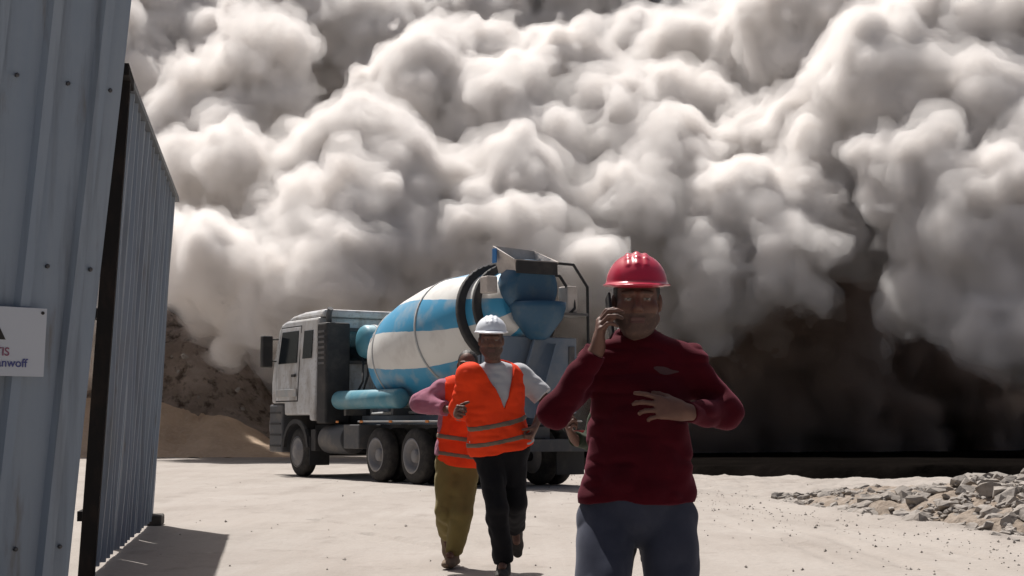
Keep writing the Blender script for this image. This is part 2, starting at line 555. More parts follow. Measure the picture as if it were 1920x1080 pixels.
# added low bank, so dark that its colour stands in for the cloud's shadow
M_shade_earth = mat('shade_black_earth', (0.0045, 0.0038, 0.0034), 0.95, spec=0.0,
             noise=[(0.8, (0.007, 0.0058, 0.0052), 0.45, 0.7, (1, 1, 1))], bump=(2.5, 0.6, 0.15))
def shade_bank_foot(X):
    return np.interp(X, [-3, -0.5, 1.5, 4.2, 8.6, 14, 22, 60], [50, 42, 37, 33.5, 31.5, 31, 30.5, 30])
def shade_bank_z(X, Y):
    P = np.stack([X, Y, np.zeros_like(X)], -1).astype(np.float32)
    s = np.clip((Y - shade_bank_foot(X) + 0.5 * vnoise(P * 0.5, 2)) / 0.45, 0, 1)
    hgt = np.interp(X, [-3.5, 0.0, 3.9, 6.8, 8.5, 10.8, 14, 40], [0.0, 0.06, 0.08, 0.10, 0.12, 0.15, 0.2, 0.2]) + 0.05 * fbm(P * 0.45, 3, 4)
    far = np.clip((Y - shade_bank_foot(X) - 3) / 10, 0, 1)
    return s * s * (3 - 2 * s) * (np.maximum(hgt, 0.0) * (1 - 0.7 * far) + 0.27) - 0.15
terrain('shade_bank', M_shade_earth, np.linspace(-3.5, 60, 200), np.concatenate([np.linspace(29, 38, 260), np.linspace(38.3, 64, 60)]), shade_bank_z)

# added hill behind, near black: the shade under the cloud put into its colour
def shade_hill_z(X, Y):
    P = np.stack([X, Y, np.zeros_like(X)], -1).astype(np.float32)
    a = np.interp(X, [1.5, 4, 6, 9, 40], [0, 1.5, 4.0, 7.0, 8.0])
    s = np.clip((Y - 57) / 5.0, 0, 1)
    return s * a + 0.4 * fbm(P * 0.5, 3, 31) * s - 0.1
terrain('shade_hill', M_shade_earth, np.linspace(1.5, 40, 120), np.linspace(56.5, 66, 50), shade_hill_z)

# loose sand heap with a rubbly scar at the left, behind it the dusty foot of the slope
M_sand = mat('dry_sand', (0.55, 0.42, 0.31), 0.95, spec=0.1, noise=[(0.9, (0.44, 0.33, 0.24), 0.45, 0.7, (1, 1, 1)), (7, (0.60, 0.48, 0.37), 0.5, 0.8, (1, 1, 1))], bump=(5, 0.5, 0.08))
M_slope = mat('dusty_slope_earth', (0.29, 0.24, 0.205), 0.95, spec=0.1, noise=[(0.7, (0.40, 0.34, 0.30), 0.45, 0.62, (1, 1, 1)), (2.4, (0.09, 0.072, 0.06), 0.52, 0.66, (1, 1, 1))], bump=(2.2, 1.0, 0.3))
SANDY = 52.0
def sand_z(X, Y):
    P = np.stack([X, Y, np.zeros_like(X)], -1).astype(np.float32)
    a = np.interp(X, [-20, -13.5, -12.2, -11.0, -10.2, -9.3, -8.0, -6.7], [2.15, 2.1, 2.0, 1.8, 1.55, 1.05, 0.32, -0.1])
    s = np.clip((Y - SANDY) / 3.2, 0, 1)
    b = np.clip((58.5 - Y) / 3.5, 0, 1)
    scar = np.exp(-((X + 11.4) / 0.75) ** 2) * np.clip((Y - SANDY) / 0.6, 0, 1)
    return np.minimum(s, b) ** 0.8 * a + 0.06 * fbm(P * 1.3, 3, 6) - scar * (0.25 + 0.22 * np.abs(fbm(P * 2.4, 3, 14))) - 0.03
heap = link_mesh('sand_heap', grid_mesh('sand_heap', np.linspace(-20, -7, 180), np.linspace(SANDY - 0.5, 59, 110), sand_z), M_sand)
tag(heap, 'pale tan sand heap at the road edge left of the truck', 'sand heap')
def slope_z(X, Y):
    P = np.stack([X, Y, np.zeros_like(X)], -1).astype(np.float32)
    a = np.interp(X, [-28, -15.5, -12.2, -10.6, -9.2, -7.2, -5.5], [6.0, 5.6, 5.0, 3.7, 2.2, 0.8, -0.2])
    s = np.clip((Y - 55.5) / 3.4, 0, 1)
    return s ** 0.7 * a + 0.45 * fbm(P * 0.8, 4, 7) * s - 0.05
terrain('hill_slope', M_slope, np.linspace(-28, -6, 160), np.linspace(54.5, 66, 90), slope_z)

# ---------------------------------------------------------------- rubble on the right
M_rock = mat('broken_grey_concrete', (0.27, 0.247, 0.225), 0.95, spec=0.1, noise=[(2.2, (0.34, 0.315, 0.29), 0.4, 0.7, (1, 1, 1)), (5.0, (0.17, 0.145, 0.125), 0.52, 0.72, (1, 1, 1))], bump=(14, 0.6, 0.03))
M_dirt = mat('brown_rubble_dirt', (0.235, 0.195, 0.16), 0.95, spec=0.1, noise=[(3.0, (0.30, 0.26, 0.225), 0.45, 0.7, (1, 1, 1)), (8.0, (0.10, 0.075, 0.055), 0.55, 0.75, (1, 1, 1))], bump=(9, 0.9, 0.06))
def rock_verts(rng, r):
    """an angular broken lump: the hull of a few random points"""
    bm = bmesh.new()
    sq = np.array((rng.uniform(0.8, 1.4), rng.uniform(0.7, 1.2), rng.uniform(0.35, 0.8)))
    for _ in range(18):
        d = rng.normal(size=3); d /= np.linalg.norm(d)
        bm.verts.new(Vector(d * sq * r * rng.uniform(0.8, 1.05)))
    res = bmesh.ops.convex_hull(bm, input=bm.verts)
    bmesh.ops.delete(bm, geom=[g for g in res['geom_interior'] if isinstance(g, bmesh.types.BMVert)], context='VERTS')
    return bm
def rubble_front(y):
    return np.interp(y, [8, 10, 13.5, 15.3, 16.2, 17.4, 18.8, 21.3, 23, 25.5], [8.2, 7.0, 5.85, 5.13, 4.76, 4.50, 4.22, 3.90, 4.0, 4.9])
def heap_z(x, y):
    u = x - rubble_front(y)
    hh = np.interp(y, [8, 15, 17, 19, 20.5, 22, 25], [0.66, 0.60, 0.54, 0.44, 0.28, 0.13, 0.03])
    return hh * np.interp(u, [0, 0.25, 0.8, 1.6, 2.6, 4.5, 6], [0, 0.22, 0.60, 1.0, 1.0, 0.55, 0.0])
def build_rubble():
    rng = np.random.RandomState(5)
    V, F, n0 = [], [], 0
    def put(bm, loc, rot):
        nonlocal n0
        bm.verts.index_update()
        for v in bm.verts: V.append(rot @ v.co + Vector(loc))
        for f in bm.faces: F.append([v.index + n0 for v in f.verts][:3])
        n0 += len(bm.verts); bm.free()
    for i in range(3900):
        y = rng.uniform(10.5, 24.5)
        x = rubble_front(y) + 3.6 * rng.uniform(0, 1) ** 1.15 - 0.1
        if y > 20.5 and rng.rand() < 0.35: continue
        lump = vnoise(np.array([[x * 1.1, y * 1.1, 0.5]], np.float32), 41)[0]
        if lump < -0.25 and rng.rand() < 0.6: continue
        r = rng.choice([rng.uniform(0.02, 0.05), rng.uniform(0.04, 0.09), rng.uniform(0.08, 0.17)], p=[0.38, 0.46, 0.16])
        if y > 20.5: r *= 0.75
        put(rock_verts(rng, r), (x, y, heap_z(x, y) * rng.uniform(0.8, 1.05) + max(lump, 0) * 0.10 + 0.01),
            Matrix.Rotation(rng.uniform(0, 6.28), 3, 'Z') @ Matrix.Rotation(rng.uniform(-.5, .5), 3, 'X'))
    me = mesh_from('rubble', V, F, smooth=False)
    return me
rubble = link_mesh('rubble', build_rubble(), M_rock)
tag(rubble, 'long heap of broken grey concrete rubble along the right road edge', 'rubble', kind='stuff')
def berm_z(X, Y):
    P = np.stack([X, Y, np.zeros_like(X)], -1).astype(np.float32)
    b = heap_z(X, Y)
    m = np.clip(b / 0.06, 0, 1)
    return b * 0.74 + m * (0.07 * fbm(P * 2.2, 4, 12) + 0.05 * np.abs(vnoise(P * 5.0, 13))) - 0.05 * (1 - m) + 0.012 * m
terrain('rubble_earth', M_dirt, np.linspace(3.2, 14, 320), np.linspace(8.5, 26, 360), berm_z)
# gravel and crumbs strewn over the road, thicker towards the rubble
def build_gravel():
    rng = np.random.RandomState(9)
    V, F, n0 = [], [], 0
    for i in range(1300):
        y = rng.uniform(9.5, 34)
        if rng.rand() < 0.85:
            x = road_edge(y) + rng.normal() * 0.9 - 0.2
        else:
            x = rng.uniform(-0.30 * y, 0.36 * y)
            if x < -2.7 - 0.16 * (y - 10): continue
        r = rng.uniform(0.004, 0.011) * rng.choice([1, 1, 1, 2.0])
        z = float(ground_z(np.array([[x]]), np.array([[y]]))[0, 0])
        o = np.array([(1, 0, 0), (-.5, .86, 0), (-.5, -.86, 0), (.1, .1, .8), (0, 0, -.5)]) * rng.uniform(0.7, 1.3, (5, 3)) * r
        a = rng.uniform(0, 6.28); ca, sa = math.cos(a), math.sin(a)
        for p in o: V.append((x + p[0] * ca - p[1] * sa, y + p[0] * sa + p[1] * ca, z + r * 0.3 + p[2]))
        F += [[n0, n0 + 1, n0 + 3], [n0 + 1, n0 + 2, n0 + 3], [n0 + 2, n0, n0 + 3], [n0 + 1, n0, n0 + 4], [n0 + 2, n0 + 1, n0 + 4], [n0, n0 + 2, n0 + 4]]
        n0 += 5
    return mesh_from('gravel', V, F, smooth=False)
gravel = link_mesh('gravel', build_gravel(), M_rock)
tag(gravel, 'loose grey gravel crumbs strewn over the dusty road', 'gravel', kind='stuff')
# single lumps lying clear of the heap
rng_ = np.random.RandomState(77)
for i, (px, py, r) in enumerate([(1500, 950, .05), (1535, 957, .06), (1585, 966, .045), (1652, 980, .06), (1742, 992, .07), (1812, 1004, .06), (1862, 1010, .08), (1905, 1018, .06)]):
    g = at_ground(px, py)
    bm = rock_verts(rng_, r)
    o = finish('loose_rock', bm, M_rock)
    o.location = (g.x, g.y, r * 0.3)
    o.rotation_euler = (0, 0, rng_.uniform(0, 6))
    tag(o, 'loose broken concrete lump lying in front of the rubble heap', 'rock', 'loose lumps in front of the rubble')
# chunks thrown up in front of the slope at the left
for i, (px, py, y, r) in enumerate([(346, 668, 52, .16), (322, 668, 53, .07), (334, 697, 52, .09), (446, 731, 50, .10), (455, 766, 50, .10), (372, 745, 54, .06), (362, 640, 54, .06)]):
    o = finish('flying_chunk', rock_verts(rng_, r), M_rock)
    o.location = at(px, py, y)
    o.rotation_euler = (rng_.uniform(0, 6), rng_.uniform(0, 6), 0)
    tag(o, 'small grey debris chunk thrown up before the dusty slope', 'debris', 'debris chunks flying at the left')

# ---------------------------------------------------------------- the sheet metal site fence on the left
M_sheet = mat('blue_grey_sheet_steel', (0.24, 0.295, 0.365), 0.55, spec=0.35,
              noise=[(1.1, (0.31, 0.355, 0.405), 0.40, 0.72, (3, 3, 0.25)), (3.2, (0.14, 0.16, 0.185), 0.50, 0.80, (4, 4, 0.15)), (0.8, (0.26, 0.27, 0.265), 0.58, 0.85, (1, 1, 1)), (7, (0.17, 0.15, 0.13), 0.60, 0.78, (1.5, 1.5, 0.2))], bump=(1.6, 0.35, 0.06))
M_rust = mat('blackened_steel', (0.010, 0.009, 0.009), 0.85, spec=0.2, noise=[(9, (0.024, 0.017, 0.014), 0.5, 0.75, (1, 1, 0.4))])
M_rib = mat('dark_rib_steel', (0.06, 0.068, 0.078), 0.6)
class Run:
    """a run of sheet fence: foot point, direction along it, sideways lean per metre of height"""
    def __init__(self, p, d, lean):
        self.P, self.D = Vector(p), Vector(d).normalized()
        self.N = Vector((self.D.y, -self.D.x, 0))          # the side that faces the road
        self.lean = Vector((lean, 0, 0))
    def pt(self, s, z, out=0.0):
        return self.P + self.D * s + self.N * out + self.lean * z + Vector((0, 0, z))
    def sheet(self, s0, s1, z0, z1, pitch, seed, thick=0.012):
        """flat pans with narrow raised ribs, pressed out of one sheet"""
        prof = [(s0, 0.0)]
        s = s0 + pitch * 0.5
        while s < s1 - 0.05:
            prof += [(s - 0.034, 0.0), (s - 0.020, 0.034), (s + 0.020, 0.034), (s + 0.034, 0.0)]
            s += pitch
        prof.append((s1, 0.0))
        bm = bmesh.new()
        nz = 16
        ph = np.random.RandomState(seed).uniform(0, 6, 6)
        def warp(s, z):
            return 0.010 * math.sin(s * 2.1 + ph[0]) * math.sin(z * 1.7 + ph[1]) + 0.007 * math.sin(s * 5.0 + z * 2.3 + ph[2])
        g = [[[bm.verts.new(self.pt(s, z0 + (z1 - z0) * k / nz, o - t + warp(s, z0 + (z1 - z0) * k / nz))) for k in range(nz + 1)] for (s, o) in prof] for t in (0, thick)]
        for t in (0, 1):
            for i in range(len(prof) - 1):
                for k in range(nz):
                    bm.faces.new((g[t][i][k], g[t][i + 1][k], g[t][i + 1][k + 1], g[t][i][k + 1]))
        for i in range(len(prof) - 1):
            for k in (0, nz):
                bm.faces.new((g[0][i][k], g[0][i + 1][k], g[1][i + 1][k], g[1][i][k]))
        for i in (0, len(prof) - 1):
            for k in range(nz):
                bm.faces.new((g[0][i][k], g[0][i][k + 1], g[1][i][k + 1], g[1][i][k]))
        return bm
    def bar(self, bm, a, b, w, d):
        a, b = Vector(a), Vector(b)
        ax = (b - a).normalized()
        u = self.D if abs(ax.dot(self.D)) < 0.9 else Vector((0, 0, 1))
        u = (u - ax * u.dot(ax)).normalized()
        v = ax.cross(u)
        q = [[bm.verts.new(p + u * (i * w / 2) + v * (j * d / 2)) for i, j in ((-1, -1), (1, -1), (1, 1), (-1, 1))] for p in (a, b)]
        for k in range(4):
            bm.faces.new((q[0][k], q[0][(k + 1) % 4], q[1][(k + 1) % 4], q[1][k]))
        bm.faces.new(q[0][::-1]); bm.faces.new(q[1])
    def part(self, name, bm, m, root, bevel=0.0):
        for v in bm.verts: v.co -= self.P
        return finish(name, bm, m, root, bevel)

M_foot = mat('dark_footing', (0.06, 0.055, 0.05), 0.9)
M_channel = mat('dull_channel_steel', (0.10, 0.115, 0.13), 0.5)
# near leaf: swung towards the camera, cut by the left and top of the view
LEAF = Run((-1.805, 6.15, 0), (-0.72, -0.69, 0), 0.085)
LEAF.N = Vector((0.69, -0.72, 0))
near = thing('fence_leaf', 'blue grey ribbed sheet steel leaf standing nearest, carrying the white sign', 'fence', LEAF.P)
LEAF.part('sheet_panel', LEAF.sheet(0.0, 1.05, 0.06, 3.45, 0.215, 3), M_sheet, near)
LEAF.part('sheet_panel', LEAF.sheet(1.07, 2.4, 0.06, 3.45, 0.215, 4), M_sheet, near)
for z in (0.62, 1.72, 2.45, 3.2):
    bm = bmesh.new(); LEAF.bar(bm, LEAF.pt(0.05, z, -0.05), LEAF.pt(2.4, z, -0.05), 0.06, 0.04); LEAF.part('rail', bm, M_rust, near)
for s_ in (0.06, 2.36):
    bm = bmesh.new(); LEAF.bar(bm, LEAF.pt(s_, 0, -0.10), LEAF.pt(s_, 3.4, -0.10), 0.05, 0.05); LEAF.part('upright', bm, M_rust, near)
# screw heads of the leaf, one in every pan along each rail
M_screw = mat('dull_screw', (0.10, 0.10, 0.105), 0.5, metal=0.6)
for z in (0.62, 1.72, 2.45):
    for k in range(5):
        bm = bmesh.new()
        add_lathe(bm, [(-0.004, 0.009), (0.004, 0.009), (0.008, 0.005)], LEAF.pt(0.02 + 0.215 * k + (0.03 if k == 0 else 0), z, 0.004), LEAF.N, 8)
        LEAF.part('screw', bm, M_screw, near)
# far run along the road
FAR = Run((-2.86, 10.0, 0), (-0.160, 1.0, 0), 0.050)
far = thing('sheet_fence', 'long receding run of blue grey ribbed sheet fence behind the dark post', 'fence', FAR.P)
FAR_S = [(1.0, 2.9), (2.92, 4.9), (4.92, 7.3)]
for i, (a, b) in enumerate(FAR_S):
    FAR.part('sheet_panel', FAR.sheet(a, b, 0.05, 3.62, 0.36, 10 + i), M_sheet, far)
for z in (0.45, 1.9, 3.3):
    bm = bmesh.new(); FAR.bar(bm, FAR.pt(1.0, z, -0.07), FAR.pt(7.3, z, -0.07), 0.07, 0.05); FAR.part('rail', bm, M_rust, far)
for s_, hh, w_ in ((0.81, 3.56, 0.085), (3.9, 3.55, 0.09), (7.27, 3.55, 0.09)):
    bm = bmesh.new(); FAR.bar(bm, FAR.pt(s_, 0, 0.02 if s_ < 1 else -0.12), FAR.pt(s_, hh, 0.02 if s_ < 1 else -0.12), w_, 0.11)
    FAR.part('post', bm, M_rust, far, 0.006)
bm = bmesh.new(); FAR.bar(bm, FAR.pt(0.62, 3.60, 0.0), FAR.pt(1.06, 3.58, 0.0), 0.09, 0.15); FAR.part('post_cap', bm, M_rust, far, 0.006)
bm = bmesh.new(); FAR.bar(bm, FAR.pt(6.9, 0.05, 0.05), FAR.pt(7.42, 0.05, 0.05), 0.12, 0.16); FAR.part('footing', bm, M_foot, far, 0.02)
bm = bmesh.new(); FAR.bar(bm, FAR.pt(1.0, 3.64, 0.01), FAR.pt(7.3, 3.64, 0.01), 0.05, 0.09); FAR.part('top_channel', bm, M_channel, far)

# the warning sign on the near leaf
M_sign = mat('white_sign_board', (0.50, 0.54, 0.60), 0.5)
M_black = mat('sign_black', (0.012, 0.012, 0.012), 0.6)
M_yellow = mat('sign_yellow', (0.45, 0.38, 0.16), 0.6)
M_red = mat('sign_red', (0.24, 0.07, 0.13), 0.6)
M_blue = mat('sign_blue', (0.06, 0.07, 0.23), 0.6)
sign = thing('warning_sign', 'white warning sign with black triangle bolted to the near fence leaf', 'sign')
S_R, S_W, S_Z0, S_Z1 = 0.232, 0.40, 1.285, 1.55       # right edge (metres from the leaf's edge), width, bottom, top
c = LEAF.pt(S_R + S_W / 2, (S_Z0 + S_Z1) / 2, 0.050)
X = -LEAF.D; Z = (Vector((0, 0, 1)) + LEAF.lean).normalized(); Z = (Z - X * Z.dot(X) + X * 0.0).normalized(); Y = Z.cross(X)
MS = Matrix((X, Y, Z)).transposed().to_4x4(); MS.translation = c
sign.matrix_world = MS
W, H = S_W, S_Z1 - S_Z0
bm = bmesh.new(); add_box(bm, (-W / 2, -0.003, -H / 2), (W / 2, 0.003, H / 2)); finish('board', bm, M_sign, sign, 0.001)
def tri(name, s, y, m, cx, cz):
    bm = bmesh.new()
    a = [(cx + s * math.cos(R(90 + 120 * k)), cz + s * math.sin(R(90 + 120 * k))) for k in range(3)]
    f = [bm.verts.new((p[0], y, p[1])) for p in a]; b = [bm.verts.new((p[0], y + 0.0015, p[1])) for p in a]
    bm.faces.new(f); bm.faces.new(b[::-1])
    for k in range(3): bm.faces.new((f[k], f[(k + 1) % 3], b[(k + 1) % 3], b[k]))
    finish(name, bm, m, sign, 0.001)
TX = W / 2 - 0.240
tri('warning_triangle', 0.088, -0.0055, M_black, TX, 0.050)
tri('triangle_face', 0.056, -0.0085, M_yellow, TX, 0.050)
def lettering(name, txt, size, x_end, z, m):
    cu = bpy.data.curves.new(name, 'FONT')
    cu.body = txt; cu.size = size; cu.align_x = 'RIGHT'; cu.extrude = 0.0006; cu.offset = 0.0004
    cu.materials.append(m)
    tmp = bpy.data.objects.new('lettering', cu); COL.objects.link(tmp)
    me = bpy.data.meshes.new_from_object(tmp.evaluated_get(bpy.context.evaluated_depsgraph_get()))
    bpy.data.objects.remove(tmp)
    o = link_mesh(name, me, None, sign)
    o.location = (x_end, -0.0055, z); o.rotation_euler = (R(90), 0, 0)
    return o
lettering('red_lettering', 'TIS', 0.045, W / 2 - 0.146, -0.055, M_red)
lettering('blue_lettering', 'anwoff', 0.046, W / 2 - 0.072, -0.097, M_blue)
for (bx_, bz_) in ((W / 2 - 0.018, H / 2 - 0.018), (-W / 2 + 0.018, H / 2 - 0.018)):
    bm = bmesh.new(); add_lathe(bm, [(-0.0035, 0.007), (-0.008, 0.006)], (bx_, 0, bz_), (0, 1, 0), 10); finish('bolt', bm, M_black, sign)
# ---------------------------------------------------------------- the concrete mixer truck
# own frame: x forwards, y to its left, z up; origin on the ground under the middle of the front axle
M_cab = mat('dusty_white_cab_paint', (0.58, 0.60, 0.62), 0.5, spec=0.35, noise=[(1.6, (0.44, 0.42, 0.39), 0.42, 0.70, (1, 1, 1)), (3.5, (0.27, 0.245, 0.22), 0.50, 0.74, (1, 1, 0.35)), (14, (0.33, 0.30, 0.27), 0.55, 0.75, (1, 1, 1))])
M_dark = mat('dusty_black_plastic', (0.022, 0.022, 0.024), 0.7, noise=[(3, (0.055, 0.05, 0.047), 0.5, 0.75, (1, 1, 1))])
M_grey = mat('chassis_grey', (0.075, 0.078, 0.085), 0.65, noise=[(3, (0.16, 0.145, 0.13), 0.48, 0.75, (1, 1, 1))])
M_lgrey = mat('pale_dusted_steel', (0.36, 0.38, 0.39), 0.6, noise=[(3, (0.46, 0.43, 0.40), 0.45, 0.7, (1, 1, 1))])
M_teal = mat('faded_teal_paint', (0.075, 0.25, 0.33), 0.5, noise=[(2.5, (0.20, 0.33, 0.37), 0.45, 0.75, (1, 1, 1))])
M_navy = mat('dark_blue_paint', (0.022, 0.085, 0.16), 0.5, noise=[(3, (0.07, 0.12, 0.16), 0.5, 0.75, (1, 1, 1))])
M_steelblue = mat('grey_blue_paint', (0.13, 0.175, 0.235), 0.55, noise=[(2, (0.22, 0.24, 0.27), 0.45, 0.75, (1, 1, 1))])
M_glass = mat('dark_cab_glass', (0.012, 0.016, 0.02), 0.12, spec=0.6)
M_tyre = mat('tyre_rubber', (0.022, 0.021, 0.021), 0.9, noise=[(5, (0.07, 0.062, 0.055), 0.45, 0.75, (1, 1, 1))])
M_rim = mat('dusty_rim', (0.20, 0.20, 0.21), 0.6, noise=[(5, (0.30, 0.275, 0.25), 0.45, 0.7, (1, 1, 1))])
M_cake = mat('dried_concrete_crust', (0.44, 0.40, 0.37), 0.9, noise=[(5, (0.54, 0.50, 0.47), 0.4, 0.7, (1, 1, 1))], bump=(9, 0.6, 0.03))
M_lamp = mat('headlamp_glass', (0.55, 0.56, 0.58), 0.2)
M_redlamp = mat('tail_lamp_red', (0.25, 0.012, 0.012), 0.3)

TRUCK_TH = R(90 + 31.7)
TRUCK = thing('mixer_truck', 'white cabbed concrete mixer truck with blue and white striped drum', 'truck', (-3.56, 33.53, 0), TRUCK_TH)

def drum_material():
    m = mat('striped_drum_paint', (0.6, 0.6, 0.6), 0.5, spec=0.4)
    nt = m.node_tree
    L, N = nt.links.new, nt.nodes.new
    b = nt.nodes['Principled BSDF']
    tc = N('ShaderNodeTexCoord'); sp = N('ShaderNodeSeparateXYZ'); L(tc.outputs['Object'], sp.inputs[0])
    def math_(op, a, bb=None):
        q = N('ShaderNodeMath'); q.operation = op
        for i, v in enumerate((a, bb)):
            if v is None: continue
            if isinstance(v, (int, float)): q.inputs[i].default_value = v
            else: L(v, q.inputs[i])
        return q.outputs[0]
    nz = N('ShaderNodeTexNoise'); nz.inputs['Scale'].default_value = 3.5; nz.inputs['Detail'].default_value = 4
    L(tc.outputs['Object'], nz.inputs['Vector'])
    ang = math_('DIVIDE', math_('ARCTAN2', sp.outputs['Y'], sp.outputs['Z']), 2 * math.pi)
    t = math_('ADD', math_('MULTIPLY', ang, 5.0), math_('MULTIPLY', sp.outputs['X'], 0.17))
    t = math_('ADD', t, math_('MULTIPLY', nz.outputs['Fac'], 0.03))
    t = math_('ADD', t, DRUM_PHASE)
    fr = math_('FRACT', math_('ADD', t, 20.0))
    st = math_('GREATER_THAN', fr, 0.52)
    mx = N('ShaderNodeMix'); mx.data_type = 'RGBA'
    L(st, mx.inputs[0])
    mx.inputs[6].default_value = (0.66, 0.66, 0.64, 1)
    mx.inputs[7].default_value = (0.05, 0.28, 0.48, 1)
    # dusty wear
    n2 = N('ShaderNodeTexNoise'); n2.inputs['Scale'].default_value = 2.6; n2.inputs['Detail'].default_value = 7
    L(tc.outputs['Object'], n2.inputs['Vector'])
    rg = N('ShaderNodeMapRange'); rg.inputs['From Min'].default_value = 0.48; rg.inputs['From Max'].default_value = 0.92
    L(n2.outputs['Fac'], rg.inputs['Value'])
    m2 = N('ShaderNodeMix'); m2.data_type = 'RGBA'
    L(rg.outputs[0], m2.inputs[0]); L(mx.outputs[2], m2.inputs[6]); m2.inputs[7].default_value = (0.45, 0.43, 0.41, 1)
    L(m2.outputs[2], b.inputs['Base Color'])
    return m
DRUM_PHASE = 0.24

def tpart(name, bm, m, parent=TRUCK, bevel=0.0):
    return finish(name, bm, m, parent, bevel)
def tbox(name, lo, hi, m, parent=TRUCK, bevel=0.012):
    bm = bmesh.new(); add_box(bm, lo, hi); return tpart(name, bm, m, parent, bevel)

# chassis
bm = bmesh.new()
for y in (0.42, -0.42): add_box(bm, (-7.3, y - 0.05, 0.82), (1.1, y + 0.05, 1.10))
for x in (-7.25, -5.85, -4.5, -2.4, -0.2): add_box(bm, (x - 0.05, -0.368, 0.86), (x + 0.05, 0.368, 1.06))
tpart('chassis', bm, M_grey, TRUCK)
# cab: side outline swept across, windows as parts
def cab_shell():
    bm = bmesh.new()
    # outline in (x, z) from bottom rear, forwards, up and back
    o = [(-0.88, 1.18), (-0.66, 1.18), (-0.64, 1.30), (0.66, 1.30), (0.68, 1.56), (1.36, 1.56), (1.40, 2.0), (1.37, 2.40), (1.20, 3.14), (1.06, 3.30), (0.84, 3.36), (-0.88, 3.36)]
    a = [bm.verts.new((x, 1.24 if z < 2.0 else 1.24 - (z - 2.0) * 0.07, z)) for x, z in o]
    b = [bm.verts.new((x, -(1.24 if z < 2.0 else 1.24 - (z - 2.0) * 0.07), z)) for x, z in o]
    n = len(o)
    bm.faces.new(a); bm.faces.new(b[::-1])
    for i in range(n): bm.faces.new((a[i], b[i], b[(i + 1) % n], a[(i + 1) % n]))
    return bm
cab = tpart('cab', cab_shell(), M_cab, TRUCK, 0.05)
def hood():
    bm = bmesh.new()
    o = [(0.90, 3.365), (0.60, 3.47), (0.1, 3.52), (-0.98, 3.53), (-0.98, 3.365)]
    a = [bm.verts.new((x, 1.10 - max(0, z - 3.37) * 0.3, z)) for x, z in o]
    b = [bm.verts.new((x, -(1.10 - max(0, z - 3.37) * 0.3), z)) for x, z in o]
    n = len(o)
    bm.faces.new(a); bm.faces.new(b[::-1])
    for i in range(n): bm.faces.new((a[i], b[i], b[(i + 1) % n], a[(i + 1) % n]))
    return bm
tpart('roof_spoiler', hood(), M_cab, TRUCK, 0.06)
def panel(name, pts, y, th, m, parent):
    bm = bmesh.new()
    a = [bm.verts.new((x, y(z), z)) for x, z in pts]; b = [bm.verts.new((x, y(z) + th, z)) for x, z in pts]
    bm.faces.new(a[::-1]); bm.faces.new(b)
    n = len(pts)
    for i in range(n): bm.faces.new((a[i], a[(i + 1) % n], b[(i + 1) % n], b[i]))
    return finish(name, bm, m, parent, 0.006)
yl = lambda z: 1.236 if z < 2.0 else 1.236 - (z - 2.0) * 0.07
for sgn in (1, -1):
    ys_ = (lambda z, s=sgn: s * yl(z))
    panel('door_seal', [(-0.05, 1.59), (1.13, 1.59), (1.15, 2.36), (1.05, 3.23), (-0.05, 3.23)], ys_, 0.006 * sgn, M_dark, TRUCK)
    door = panel('door', [(-0.02, 1.62), (1.10, 1.62), (1.12, 2.36), (1.02, 3.20), (-0.02, 3.20)], ys_, 0.016 * sgn, M_cab, TRUCK)
    yd = (lambda z, s=sgn: s * (yl(z) + 0.016))
    panel('window', [(0.06, 2.42), (1.04, 2.42), (0.94, 3.12), (0.06, 3.12)], yd, 0.012 * sgn, M_glass, door)
    hb = bmesh.new(); add_box(hb, (0.04, sgn * 1.245, 2.12), (0.22, sgn * 1.285, 2.18)); finish('handle', hb, M_dark, door, 0.006)
    sb = bmesh.new(); add_box(sb, (-0.02, sgn * 1.254, 1.70), (1.06, sgn * 1.275, 1.86)); finish('trim_panel', sb, M_lgrey, door, 0.006)
    panel('rear_quarter_window', [(-0.66, 2.50), (-0.20, 2.50), (-0.20, 3.10), (-0.66, 3.10)], ys_, 0.014 * sgn, M_glass, TRUCK)
    # step and arch
    bm = bmesh.new()
    for k in range(9):
        a0, a1 = R(8 + k * 18.2), R(8 + (k + 1) * 18.2)
        q = [(0.60, a0), (0.60, a1), (0.69, a1), (0.69, a0)]
        va = [bm.verts.new((r * math.cos(t), sgn * 1.20, 0.53 + r * math.sin(t))) for r, t in q]
        vb = [bm.verts.new((r * math.cos(t), sgn * 1.275, 0.53 + r * math.sin(t))) for r, t in q]
        bm.faces.new(va); bm.faces.new(vb[::-1])
        for i in range(4): bm.faces.new((va[i], va[(i + 1) % 4], vb[(i + 1) % 4], vb[i]))
    bmesh.ops.remove_doubles(bm, verts=bm.verts, dist=1e-4)
    tpart('wheel_arch', bm, M_dark, TRUCK)
    mr = tbox('mirror', (1.24, sgn * 1.27 if sgn > 0 else -1.52, 2.36), (1.40, sgn * 1.52 if sgn > 0 else -1.27, 3.06), M_dark, TRUCK, 0.03)
    for z in (2.50, 2.98):
        ab = bmesh.new(); add_tube(ab, [(1.12, sgn * 1.10, z), (1.32, sgn * 1.32, z)], 0.018, 8); finish('mirror_arm', ab, M_dark, mr)
    tbox('headlight', (1.40, sgn * 1.03 - 0.2, 0.94), (1.50, sgn * 1.03 + 0.2, 1.18), M_lamp, TRUCK, 0.02)
panel_ws = bmesh.new()
v = [panel_ws.verts.new(p) for p in ((1.372, 1.10, 2.42), (1.372, -1.10, 2.42), (1.222, -1.04, 3.10), (1.222, 1.04, 3.10))]
w = [panel_ws.verts.new((p.co.x + 0.015, p.co.y, p.co.z)) for p in v]
panel_ws.faces.new(v); panel_ws.faces.new(w[::-1])
for i in range(4): panel_ws.faces.new((v[i], v[(i + 1) % 4], w[(i + 1) % 4], w[i]))
tpart('windscreen', panel_ws, M_glass)
